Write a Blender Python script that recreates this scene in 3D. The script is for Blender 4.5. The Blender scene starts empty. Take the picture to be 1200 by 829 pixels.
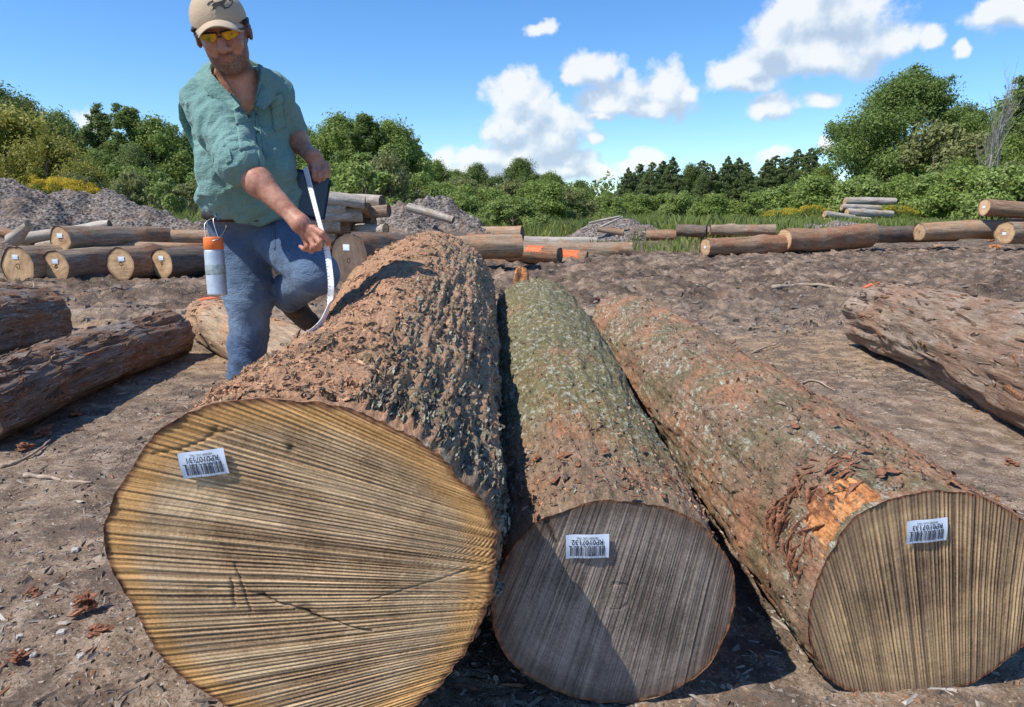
import bpy, bmesh, math, random
import numpy as np
from math import radians, sin, cos, pi, tan, atan2, sqrt
from mathutils import Vector, Matrix

SC = bpy.context.scene
COL = SC.collection
rng = np.random.default_rng(7)
random.seed(7)

# ------------------------------------------------------------------ camera
CAM_H = 1.10
PITCH = radians(12.0)
FOC = 800.0            # focal length in pixels of the 1200 px wide photograph
cam_d = bpy.data.cameras.new('camera'); cam = bpy.data.objects.new('camera', cam_d); COL.objects.link(cam)
cam_d.sensor_width = 36.0; cam_d.lens = 36.0 * FOC / 1200.0
cam_d.clip_start = 0.05; cam_d.clip_end = 5000
cam.location = (0, 0, CAM_H); cam.rotation_euler = (radians(90) - PITCH, 0, 0)
SC.camera = cam

def ray(px, py):
    x = (px - 600.0) / FOC; y = (414.5 - py) / FOC
    c, s = cos(PITCH), sin(PITCH)
    return np.array([x, c + y * s, y * c - s])
def at(px, py, Y):                       # point seen at that pixel, Y metres ahead
    d = ray(px, py); return np.array([0, 0, CAM_H]) + d * (Y / d[1])
def gnd(px, py, z=0.0):                  # point on the ground seen at that pixel
    d = ray(px, py); return np.array([0, 0, CAM_H]) + d * ((z - CAM_H) / d[2])

# ------------------------------------------------------------------ sun and exposure
SUN = np.array([-0.52, -0.27, 0.81]); SUN /= np.linalg.norm(SUN)
sun_d = bpy.data.lights.new('sun', 'SUN'); sun = bpy.data.objects.new('sun', sun_d); COL.objects.link(sun)
sun_d.energy = 5.0; sun_d.angle = radians(0.5); sun_d.color = (1.0, 0.95, 0.87)
sun.rotation_euler = Vector(SUN.tolist()).to_track_quat('Z', 'Y').to_euler()
SC.view_settings.view_transform = 'Standard'; SC.view_settings.look = 'None'
SC.view_settings.exposure = 0.15; SC.view_settings.gamma = 1.0
SC.view_settings.use_curve_mapping = False
SC.cycles.max_bounces = 6
SC.cycles.transparent_max_bounces = 8

# ------------------------------------------------------------------ node helper
class B:
    def __init__(s, nt): s.nt = nt; s.n = nt.nodes; s.l = nt.links
    def new(s, t, **kw):
        n = s.n.new(t)
        for k, v in kw.items(): setattr(n, k, v)
        return n
    def put(s, sock, v):
        if v is None: return
        if isinstance(v, bpy.types.NodeSocket): s.l.new(v, sock)
        elif isinstance(v, (tuple, list)):
            v = tuple(v)
            if sock.type == 'RGBA' and len(v) == 3: v = v + (1,)
            sock.default_value = v
        else:
            if sock.type == 'VECTOR': sock.default_value = (v, v, v)
            elif sock.type == 'RGBA': sock.default_value = (v, v, v, 1)
            else: sock.default_value = v
    def math(s, op, a, b=None, c=None, clamp=False):
        n = s.new('ShaderNodeMath', operation=op, use_clamp=clamp)
        s.put(n.inputs[0], a); s.put(n.inputs[1], b); s.put(n.inputs[2], c); return n.outputs[0]
    def vmath(s, op, a, b=None, out=0):
        n = s.new('ShaderNodeVectorMath', operation=op)
        s.put(n.inputs[0], a); s.put(n.inputs[1], b); return n.outputs[out]
    def scale(s, v, k): return s.vmath('MULTIPLY', v, k if isinstance(k, (tuple, list)) else (k, k, k))
    def mix(s, f, a, b, mode='MIX'):
        n = s.new('ShaderNodeMix', data_type='RGBA', blend_type=mode)
        s.put(n.inputs[0], f); s.put(n.inputs[6], a); s.put(n.inputs[7], b); return n.outputs[2]
    def noise(s, v, sc, det=4, rough=.55, dist=0, out=0, ntype=None):
        n = s.new('ShaderNodeTexNoise')
        if ntype: n.noise_type = ntype
        s.put(n.inputs['Vector'], v); s.put(n.inputs['Scale'], sc); s.put(n.inputs['Detail'], det)
        s.put(n.inputs['Roughness'], rough); s.put(n.inputs['Distortion'], dist); return n.outputs[out]
    def vor(s, v, sc, out=0, feature='F1', rnd=1.0):
        n = s.new('ShaderNodeTexVoronoi', feature=feature)
        s.put(n.inputs['Vector'], v); s.put(n.inputs['Scale'], sc); s.put(n.inputs['Randomness'], rnd); return n.outputs[out]
    def ramp(s, f, stops, interp='LINEAR'):
        n = s.new('ShaderNodeValToRGB'); r = n.color_ramp; r.interpolation = interp
        while len(r.elements) < len(stops): r.elements.new(.5)
        for e, (p, c) in zip(r.elements, stops):
            e.position = p
            e.color = (c if isinstance(c, (tuple, list)) else (c, c, c)) + ((1,) if not isinstance(c, (tuple, list)) or len(c) == 3 else ())
        s.put(n.inputs[0], f); return n.outputs[0]
    def step(s, x, a, b):
        n = s.new('ShaderNodeMapRange', interpolation_type='SMOOTHSTEP')
        s.put(n.inputs[0], x); s.put(n.inputs[1], a); s.put(n.inputs[2], b); s.put(n.inputs[3], 0.0); s.put(n.inputs[4], 1.0)
        return n.outputs[0]
    def sep(s, v):
        n = s.new('ShaderNodeSeparateXYZ'); s.put(n.inputs[0], v); return n.outputs
    def comb(s, x, y, z):
        n = s.new('ShaderNodeCombineXYZ'); s.put(n.inputs[0], x); s.put(n.inputs[1], y); s.put(n.inputs[2], z); return n.outputs[0]
    def obj(s): return s.new('ShaderNodeTexCoord').outputs['Object']
    def rnd(s): return s.new('ShaderNodeObjectInfo').outputs['Random']
    def attr(s, name, out='Fac'): return s.new('ShaderNodeAttribute', attribute_name=name).outputs[out]
    def uv(s): return s.new('ShaderNodeTexCoord').outputs['UV']
    def bump(s, h, st=.5, dist=.01, nrm=None):
        n = s.new('ShaderNodeBump'); s.put(n.inputs['Strength'], st); s.put(n.inputs['Distance'], dist)
        s.put(n.inputs['Height'], h); s.put(n.inputs['Normal'], nrm); return n.outputs[0]

MATS = {}
def material(name, build):
    m = bpy.data.materials.new(name); m.use_nodes = True
    nt = m.node_tree; nt.nodes.clear(); b = B(nt)
    out = b.new('ShaderNodeOutputMaterial'); p = b.new('ShaderNodeBsdfPrincipled')
    r = build(b, p) or {}
    nt.links.new(r.get('shader', p.outputs[0]), out.inputs[0])
    MATS[name] = m; return m
def setp(b, p, col=None, rough=None, nrm=None, spec=None, metal=None, **kw):
    if col is not None: b.put(p.inputs['Base Color'], col)
    if rough is not None: b.put(p.inputs['Roughness'], rough)
    if nrm is not None: b.put(p.inputs['Normal'], nrm)
    if spec is not None: b.put(p.inputs['Specular IOR Level'], spec)
    if metal is not None: b.put(p.inputs['Metallic'], metal)
    for k, v in kw.items(): b.put(p.inputs[k.replace('_', ' ')], v)

# ------------------------------------------------------------------ world: sky with cumulus
def dir_ae(px, py):
    d = ray(px, py); d = d / np.linalg.norm(d)
    return atan2(d[0], d[1]), math.asin(d[2])
world = bpy.data.worlds.new('World'); SC.world = world; world.use_nodes = True
CLOUDS = [  # photo pixel centre, half-width, half-height
 (606,118,30,26),(622,135,34,28),(598,150,34,24),(560,182,44,14),(645,170,40,30),(655,150,34,22),(612,182,50,18),(668,192,36,16),
 (697,84,36,17),(672,92,18,12),
 (718,120,42,15),(740,104,26,20),(782,104,28,26),(806,108,16,12),(760,124,50,12),(706,136,20,6),
 (856,90,26,15),(884,84,32,20),(905,60,36,32),(915,28,34,28),(950,20,44,34),(985,22,60,24),(1010,55,56,24),(955,66,60,22),(1046,52,28,16),(1092,50,18,10),(880,102,34,8),
 (905,125,33,13),(886,130,14,7),(962,117,19,10),(1172,14,38,16),(1190,26,22,10),(1132,60,11,7),
 (906,182,22,9),(760,180,18,12),(746,192,20,8),(716,202,16,7),(627,33,15,7),(105,155,22,16),(662,205,70,16),(560,200,60,14),(700,165,10,7),
 (970,176,10,8),(1450,60,90,45),(1560,90,70,40),(-260,120,90,40),(-160,90,50,30),
]
def build_world():
    grp = bpy.data.node_groups.new('cloud_field', 'ShaderNodeTree')
    grp.interface.new_socket('P', in_out='INPUT', socket_type='NodeSocketVector')
    grp.interface.new_socket('F', in_out='OUTPUT', socket_type='NodeSocketFloat')
    b = B(grp); gi = b.new('NodeGroupInput'); go = b.new('NodeGroupOutput')
    P = gi.outputs[0]
    cur = None
    for (cx, cy, rx, ry) in CLOUDS:
        a, e = dir_ae(cx, cy); k = 1 / FOC
        foc = 1.0 / (1 + ((cx - 600) / FOC) ** 2) if 0 <= cx <= 1200 else .7
        v = b.vmath('MULTIPLY', b.vmath('SUBTRACT', P, (a, e, 0)), (1 / (rx * k * foc * 1.16), 1 / (ry * k * 1.16), 0))
        L = b.vmath('LENGTH', v, out=1)
        f = b.math('SUBTRACT', 1.0, L)
        cur = f if cur is None else b.math('SMOOTH_MAX', cur, f, 0.25)
    grp.links.new(cur, go.inputs[0])
    nt = world.node_tree; nt.nodes.clear(); b = B(nt)
    sky = b.new('ShaderNodeTexSky', sky_type='NISHITA', sun_disc=False)
    sky.sun_elevation = math.asin(SUN[2]); sky.sun_rotation = atan2(SUN[0], SUN[1])
    sky.air_density = 1.0; sky.dust_density = 0.0; sky.ozone_density = 3.0; sky.altitude = 100
    co = b.new('ShaderNodeTexCoord').outputs['Generated']
    nrm = b.vmath('NORMALIZE', co); x, y, z = b.sep(nrm)
    az = b.math('ARCTAN2', x, y); el = b.math('ARCSINE', z)
    P0 = b.comb(az, el, 0.0)
    def fieldat(off):
        P = b.vmath('ADD', P0, off)
        n1 = b.noise(b.vmath('ADD', nrm, off), 11, 4, .6, out=1)
        w = b.vmath('MULTIPLY', b.vmath('SUBTRACT', n1, (.5, .5, .5)), (.055, .055, 0))
        g = b.new('ShaderNodeGroup'); g.node_tree = grp
        b.l.new(b.vmath('ADD', P, w), g.inputs[0])
        n2 = b.noise(b.vmath('ADD', nrm, off), 26, 5 if off[0] == 0 else 3, .6)
        v1 = b.vor(b.vmath('ADD', b.vmath('ADD', nrm, off), b.scale(n1, .05)), 34)
        t = b.math('MULTIPLY', b.math('SUBTRACT', n2, .5), 1.35)
        t2 = b.math('MULTIPLY', b.math('SUBTRACT', .5, v1), .35)
        return b.math('ADD', g.outputs[0], b.math('ADD', t, t2))
    f0 = fieldat((0, 0, 0)); f1 = fieldat((-.012, .022, 0.0))
    # a general field of small clouds elsewhere, outside the part of the sky the photograph shows
    far = b.noise(nrm, 3.2, 7, .6)
    outside = b.step(b.math('ABSOLUTE', az), .85, 1.2)
    gen = b.math('MULTIPLY', b.step(far, .58, .68), b.math('MULTIPLY', outside, .85))
    den = b.math('POWER', b.step(f0, -.08, .44), .85)
    den = b.math('MAXIMUM', den, gen)
    lit = b.math('MULTIPLY_ADD', b.math('SUBTRACT', f0, f1), 1.25, .46, clamp=True)
    ccol = b.ramp(lit, [(0, (4.7, 5.7, 7.0)), (.42, (6.1, 7.0, 8.0)), (.66, (7.6, 8.1, 8.5)), (1, (8.8, 8.9, 9.0))])
    hsv = b.new('ShaderNodeHueSaturation'); b.put(hsv.inputs['Saturation'], 1.18); b.put(hsv.inputs['Value'], 1.0); b.put(hsv.inputs['Color'], sky.outputs[0])
    skyc = b.mix(1.0, hsv.outputs[0], (1.16, 1.42, 1.68), 'MULTIPLY')
    col = b.mix(b.math('MULTIPLY', den, .90), skyc, ccol)
    bg = b.new('ShaderNodeBackground'); b.put(bg.inputs[0], col); b.put(bg.inputs[1], .10)
    out = b.new('ShaderNodeOutputWorld'); nt.links.new(bg.outputs[0], out.inputs[0])
build_world()
world.cycles.sampling_method = 'MANUAL'; world.cycles.sample_map_resolution = 256

# ------------------------------------------------------------------ numpy noise
def _h(ix, iy, iz, seed):
    n = (ix.astype(np.uint32) * np.uint32(374761393) + iy.astype(np.uint32) * np.uint32(668265263)
         + iz.astype(np.uint32) * np.uint32(2147483647 - 1274126177) + np.uint32(seed * 1013 + 17))
    n = (n ^ (n >> np.uint32(13))) * np.uint32(1274126177)
    n = n ^ (n >> np.uint32(16))
    return (n & np.uint32(0xffff)).astype(np.float32) / 32767.5 - 1.0
def vnoise(p, seed=0):
    p = np.asarray(p, dtype=np.float32); i = np.floor(p); f = p - i
    i = i.astype(np.int64); u = f * f * (3 - 2 * f)
    r = 0
    x0, y0, z0 = i[..., 0], i[..., 1], i[..., 2]
    def c(dx, dy, dz): return _h(x0 + dx, y0 + dy, z0 + dz, seed)
    ux, uy, uz = u[..., 0], u[..., 1], u[..., 2]
    a = c(0,0,0) * (1-ux) + c(1,0,0) * ux; b_ = c(0,1,0) * (1-ux) + c(1,1,0) * ux
    d = c(0,0,1) * (1-ux) + c(1,0,1) * ux; e = c(0,1,1) * (1-ux) + c(1,1,1) * ux
    return (a * (1-uy) + b_ * uy) * (1-uz) + (d * (1-uy) + e * uy) * uz
def fbm(p, octv=4, seed=0, gain=.5, ridged=False):
    a = 1.0; s = 0; t = 0; p = np.asarray(p, dtype=np.float32)
    for k in range(octv):
        v = vnoise(p, seed + k * 7)
        if ridged: v = 1 - 2 * np.abs(v)
        s = s + a * v; t += a; a *= gain; p = p * 2.03 + 11.7
    return s / t
def V3(x, y, z): return np.stack(np.broadcast_arrays(np.asarray(x, np.float32), np.asarray(y, np.float32), np.asarray(z, np.float32)), -1)
def sstep(a, b, x):
    t = np.clip((x - a) / (b - a), 0, 1); return t * t * (3 - 2 * t)

# ------------------------------------------------------------------ mesh / object helpers
def mesh_np(name, v, f, smooth=True):
    """v (n,3); f (m,3) or (m,4) or a list of such arrays"""
    me = bpy.data.meshes.new(name)
    fs = f if isinstance(f, list) else [f]
    fs = [np.asarray(q) for q in fs if len(q)]
    me.vertices.add(len(v)); me.vertices.foreach_set('co', np.asarray(v, np.float32).ravel())
    li = np.concatenate([q.ravel() for q in fs]).astype(np.int32)
    tot = np.concatenate([np.full(len(q), q.shape[1], np.int32) for q in fs])
    st = np.concatenate([[0], np.cumsum(tot)[:-1]]).astype(np.int32)
    me.loops.add(len(li)); me.loops.foreach_set('vertex_index', li)
    me.polygons.add(len(tot)); me.polygons.foreach_set('loop_start', st)
    try: me.polygons.foreach_set('loop_total', tot)
    except Exception: pass
    me.polygons.foreach_set('use_smooth', np.full(len(tot), smooth, bool))
    me.update(calc_edges=True); return me
def set_attr(me, name, vals):
    a = me.attributes.new(name, 'FLOAT', 'POINT'); a.data.foreach_set('value', np.asarray(vals, np.float32).ravel())
def set_vec(me, name, vals):
    a = me.attributes.new(name, 'FLOAT_VECTOR', 'POINT'); a.data.foreach_set('vector', np.asarray(vals, np.float32).ravel())
def link(name, me, mat=None, parent=None, loc=None, label=None, cat=None, group=None, kind=None):
    o = bpy.data.objects.new(name, me); COL.objects.link(o)
    if mat is not None and me is not None and len(me.materials) == 0: me.materials.append(mat)
    if parent is not None: o.parent = parent
    if loc is not None: o.location = tuple(float(c) for c in loc)
    tag(o, label, cat, group, kind); return o
def tag(o, label=None, cat=None, group=None, kind=None):
    if label: o['label'] = label
    if cat: o['category'] = cat
    if group: o['group'] = group
    if kind: o['kind'] = kind
    return o
def empty(name, loc=(0, 0, 0), rot=None, **kw):
    o = bpy.data.objects.new(name, None); COL.objects.link(o); o.location = tuple(float(c) for c in loc)
    o.empty_display_size = .1
    if rot is not None: o.rotation_euler = rot
    tag(o, **kw); return o
def grid_faces(nu, nv, wrap_u=False, wrap_v=False):
    a = np.arange(nu * nv).reshape(nv, nu)
    if wrap_u: a = np.concatenate([a, a[:, :1]], 1)
    if wrap_v: a = np.concatenate([a, a[:1]], 0)
    return np.stack([a[:-1, :-1], a[:-1, 1:], a[1:, 1:], a[1:, :-1]], -1).reshape(-1, 4)
class MB:
    """collects simple solids, then one mesh"""
    def __init__(s): s.v = []; s.q = []; s.t = []; s.n = 0
    def add(s, v, q=None, t=None):
        v = np.asarray(v, float); s.v.append(v)
        if q is not None and len(q): s.q.append(np.asarray(q) + s.n)
        if t is not None and len(t): s.t.append(np.asarray(t) + s.n)
        s.n += len(v)
    def box(s, c, size, M=None):
        k = np.array([[x, y, z] for z in (-.5, .5) for y in (-.5, .5) for x in (-.5, .5)]) * np.asarray(size)
        if M is not None: k = k @ np.asarray(M).T
        s.add(k + np.asarray(c), [[0,2,3,1],[4,5,7,6],[0,1,5,4],[2,6,7,3],[0,4,6,2],[1,3,7,5]])
    def tube(s, pts, rad, n=10, caps=True, up=None, flat=1.0):
        pts = np.asarray(pts, float); m = len(pts); rad = np.broadcast_to(np.asarray(rad, float), (m,))
        tg = np.gradient(pts, axis=0); tg /= np.linalg.norm(tg, axis=1)[:, None] + 1e-9
        u = np.array([0, 0, 1.0]) if up is None else np.asarray(up, float)
        if abs(tg[0] @ u) > .95: u = np.array([1.0, 0, 0])
        rings = []
        for i in range(m):
            a = u - (u @ tg[i]) * tg[i]; a /= np.linalg.norm(a); b = np.cross(tg[i], a); u = a
            th = np.arange(n) * 2 * pi / n
            rings.append(pts[i] + rad[i] * (np.cos(th)[:, None] * a * flat + np.sin(th)[:, None] * b))
        v = np.concatenate(rings); q = grid_faces(n, m, wrap_u=True); t = []
        if caps:
            v = np.concatenate([v, pts[:1], pts[-1:]]); k = n * m
            for i in range(n):
                j = (i + 1) % n; t.append([k, j, i]); t.append([k + 1, n * (m - 1) + i, n * (m - 1) + j])
        s.add(v, q, t)
    def mesh(s, name, smooth=False):
        f = []
        if s.q: f.append(np.concatenate(s.q))
        if s.t: f.append(np.concatenate(s.t))
        return mesh_np(name, np.concatenate(s.v), f, smooth)
# ------------------------------------------------------------------ ground
def ground_h(x, y):
    x = np.asarray(x, np.float32); y = np.asarray(y, np.float32)
    r = np.sqrt(x * x + y * y)
    z0 = np.zeros_like(x)
    h = .035 * fbm(V3(x * .35, y * .35, z0), 3, 3)
    # ruts and churned mud beyond the landing
    rut = sstep(6.2, 8.0, y + .12 * x) * (1 - sstep(16, 24, y))
    near_rut = sstep(-.3, -.1, -np.abs(x) * 0 - 0.2)
    h += rut * (.12 * fbm(V3(x * .7, y * 1.6, z0), 4, 21, .55) + .125 * fbm(V3(x * 3.1, y * 4, z0), 4, 25, .55, True))
    for yc, sl, ph in ((7.4, .10, 0.0), (9.1, .13, 1.7), (11.8, .06, 4.0)):      # tyre ruts with pushed-up edges
        q = y - (yc + sl * x + .25 * np.sin(x * .45 + ph)); lug = .75 + .25 * np.sign(np.sin((x + .6 * q) * 21)) * (1 - sstep(9, 12, r))
        h += (-.085 * lug * np.exp(-(q / .20) ** 4) + .075 * np.exp(-((np.abs(q) - .34) / .12) ** 2)) * (.5 + .5 * sstep(-.4, .3, fbm(V3(x * .5, y * .5, z0 + ph), 2, 61)))
    h += .028 * fbm(V3(x * 2.2, y * 2.6, z0), 4, 5, .6) * (1 - sstep(14, 30, r))
    h += .022 * sstep(.1, .7, fbm(V3(x * 5, y * 6, z0), 4, 6, .6)) * (1 - sstep(9, 16, r))
    rough = .35 + .65 * sstep(-.2, .5, fbm(V3(x * .9, y * .9, z0 + 4), 2, 31))
    h += (.45 + .55 * rough) * .016 * fbm(V3(x * 14, y * 16, z0), 4, 9, .6) * (1 - sstep(9, 20, r))
    cl = fbm(V3(x * 34, y * 34, z0), 3, 15, .6)
    h += rough * .011 * np.maximum(cl, 0) * (1 - sstep(4, 7, r))
    h += sstep(22, 40, r) * .12 * fbm(V3(x * .12, y * .12, z0), 2, 41)
    return h
def gz(x, y): return float(ground_h(np.array([x]), np.array([y]))[0])

def build_ground():
    nf = 560
    a = np.concatenate([np.linspace(-48, 48, nf), np.linspace(48, 312, 60)[1:-1]]) * pi / 180
    r = np.concatenate([[.12, .3, .5, .65], np.geomspace(.8, 34, 470), np.geomspace(34, 1500, 50)[1:]])
    A, R = np.meshgrid(a, r)
    x = (R * np.sin(A)).ravel(); y = (R * np.cos(A)).ravel(); z = ground_h(x, y)
    v = np.stack([x, y, z], -1); q = grid_faces(len(a), len(r), wrap_u=True)[:, ::-1]
    k = len(v); v = np.concatenate([v, [[0, 0, 0]]])
    t = np.array([[i, (i + 1) % len(a), k] for i in range(len(a))])[:, ::-1]
    me = mesh_np('ground', v, [q, t])
    def bm(b, p):
        co = b.obj(); x, y, z = b.sep(co)
        n1 = b.noise(co, 1.1, 5, .6); n2 = b.noise(co, 9, 6, .65); n3 = b.noise(co, 60, 6, .8)
        st = b.noise(b.scale(co, (9, 40, 20)), 1.5, 4, .6)
        base = b.ramp(n2, [(.30, (.10, .070, .05)), (.44, (.24, .175, .125)), (.56, (.34, .262, .195)), (.70, (.50, .41, .325))])
        grey = b.ramp(n2, [(.32, (.085, .067, .055)), (.5, (.26, .20, .158)), (.68, (.45, .37, .30))])
        col = b.mix(b.step(n1, .42, .6), base, grey)
        # pale dried clay, brown tan track, dark mud
        tan_ = b.math('MULTIPLY', b.step(y, 3.6, 5.2), b.math('MULTIPLY', b.math('SUBTRACT', 1.0, b.step(y, 6.0, 7.2)), b.step(b.noise(co, .8, 3), .38, .52)))
        col = b.mix(b.math('MULTIPLY', tan_, .75), col, b.ramp(n2, [(.35, (.22, .145, .085)), (.6, (.44, .31, .19))]))
        mud = b.math('MULTIPLY', b.step(b.math('ADD', y, b.math('MULTIPLY', n1, 3.0)), 8.2, 9.6), b.math('SUBTRACT', 1.0, b.step(y, 22, 30)))
        mudc = b.ramp(b.noise(co, 3.0, 8, .72), [(.39, (.04, .027, .019)), (.48, (.13, .092, .066)), (.58, (.29, .215, .16)), (.70, (.44, .35, .275))])
        col = b.mix(b.math('MULTIPLY', mud, b.step(b.noise(co, .55, 4), .30, .46)), col, mudc)
        # reddish bark dust, little chips
        red = b.step(b.noise(co, 2.3, 6, .7), .60, .70)
        col = b.mix(b.math('MULTIPLY', red, .55), col, (.33, .15, .08))
        chip = b.vor(co, 75); cid = b.vor(co, 75, out=1)
        cr = b.sep(cid)[0]
        col = b.mix(b.math('MULTIPLY', b.math('LESS_THAN', chip, .22), b.math('GREATER_THAN', cr, .78)), col, (.55, .50, .44))
        crk = b.vor(b.vmath('ADD', co, b.scale(b.noise(co, 12, 3, out=1), .05)), 16, feature='DISTANCE_TO_EDGE')
        crm = b.math('MULTIPLY', b.math('SUBTRACT', 1.0, b.step(crk, .0, .05)), b.step(n1, .48, .56))
        col = b.mix(b.math('MULTIPLY', crm, .65), col, (.07, .055, .045))
        grass = b.math('MULTIPLY', b.step(b.math('ADD', y, b.math('MULTIPLY', n1, 8.0)), 26, 32), b.step(b.noise(co, .4, 4), .30, .42))
        col = b.mix(grass, col, b.ramp(n2, [(.3, (.04, .06, .018)), (.7, (.10, .13, .04))]))
        h = b.math('ADD', b.math('MULTIPLY', n3, .5), b.math('ADD', b.math('MULTIPLY', n2, 1.4), b.math('MULTIPLY', st, .35)))
        h = b.math('SUBTRACT', h, b.math('MULTIPLY', crm, .35))
        sp = b.noise(co, 105, 4, .85)
        col = b.mix(b.math('MULTIPLY', b.math('SUBTRACT', 1.0, b.step(sp, .40, .46)), .75), col, (.06, .048, .04))
        col = b.mix(b.math('MULTIPLY', b.step(sp, .57, .62), .55), col, (.55, .49, .42))
        pt = b.noise(b.vmath('ADD', co, (7, 3, 0)), 3.6, 6, .75)
        col = b.mix(b.math('MULTIPLY', b.math('SUBTRACT', 1.0, b.step(pt, .42, .50)), .65), col, (.115, .092, .078))
        col = b.mix(1.0, col, (1.03, .97, .90), 'MULTIPLY')
        setp(b, p, col, .93, b.bump(h, 1.0, .018), .15)
    link('ground', me, material('earth', bm), kind='structure')
build_ground()
# ------------------------------------------------------------------ wood and bark materials
def bark_material(name, base, crack, red, redamt, lichen=None, lichamt=0.0, side=None, stretch=.28, scale=14, bumpd=.012, moss=None, mossamt=0.0, mossside=False, speck=.55):
    def f(b, p):
        co = b.obj(); r = b.rnd()
        co = b.vmath('ADD', co, b.comb(b.math('MULTIPLY', r, 13.0), b.math('MULTIPLY', r, 7.0), 0))
        s = b.scale(co, (stretch, 1, 1))
        n = b.noise(s, scale, 9, .74); big = b.noise(co, 2.6, 7, .7); fine = b.noise(s, 90, 5, .88); sp = b.noise(co, 190, 3, .85)
        fib = b.noise(b.scale(co, (stretch * .25, 1, 1)), scale * 4.5, 4, .7)
        cav = b.attr('cav')
        t = b.math('ADD', b.math('MULTIPLY', n, .62), b.math('MULTIPLY', fib, .38))
        col = b.ramp(t, [(.34, crack), (.46, tuple(c * .68 for c in base)), (.56, base), (.68, tuple(min(1, c * 1.55) for c in base))])
        m = b.step(big, .5 - .28 * (redamt - .5) - .04, .5 - .28 * (redamt - .5) + .05)
        rc = b.ramp(b.math('ADD', b.math('MULTIPLY', t, .55), b.math('MULTIPLY', fine, .45)), [(.36, tuple(c * .32 for c in red)), (.48, tuple(c * .8 for c in red)), (.58, red), (.70, tuple(min(1, c * 1.5) for c in red))])
        if redamt > 0: col = b.mix(m, col, rc)
        if moss:
            mn = b.noise(b.vmath('ADD', co, (5, 2, 1)), 4.4, 8, .78)
            mm = b.step(mn, .60 - .3 * mossamt, .72 - .3 * mossamt)
            if mossside: mm = b.math('MULTIPLY', mm, b.attr('side'))
            col = b.mix(b.math('MULTIPLY', mm, .8), col, b.ramp(b.math('ADD', b.math('MULTIPLY', fine, .5), b.math('MULTIPLY', t, .5)), [(.36, tuple(c * .35 for c in moss)), (.52, moss), (.68, tuple(c * 1.7 for c in moss))]))
        if lichen:
            ln = b.noise(b.vmath('ADD', b.scale(co, (.6, 1, 1)), (1, 9, 4)), 42, 7, .8); lb = b.noise(b.vmath('ADD', co, (3, 3, 8)), 3.1, 5, .7)
            lm = b.math('MULTIPLY', b.step(ln, .53, .585), b.step(lb, .62 - .35 * lichamt, .70 - .35 * lichamt))
            if side is not None: lm = b.math('MULTIPLY', lm, b.step(b.attr('side'), side[0], side[1]))
            col = b.mix(b.math('MULTIPLY', lm, .85), col, b.mix(b.step(fine, .4, .6), tuple(c * .7 for c in lichen), tuple(min(1, c * 1.15) for c in lichen)))
        col = b.mix(b.math('MULTIPLY', cav, .75), col, crack)
        dk = b.math('SUBTRACT', 1.0, b.step(b.math('ADD', b.math('MULTIPLY', fine, .6), b.math('MULTIPLY', sp, .4)), .41, .47))
        col = b.mix(b.math('MULTIPLY', dk, speck), col, crack)
        lt = b.step(b.math('ADD', b.math('MULTIPLY', fine, .5), b.math('MULTIPLY', sp, .5)), .545, .60)
        col = b.mix(b.math('MULTIPLY', lt, .45), col, tuple(min(1, c * 2.0) for c in base))
        h = b.math('ADD', b.math('MULTIPLY', t, 1.0), b.math('MULTIPLY', fine, .34))
        setp(b, p, col, .92, b.bump(h, 1.0, bumpd), .12)
    return material(name, f)

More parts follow.
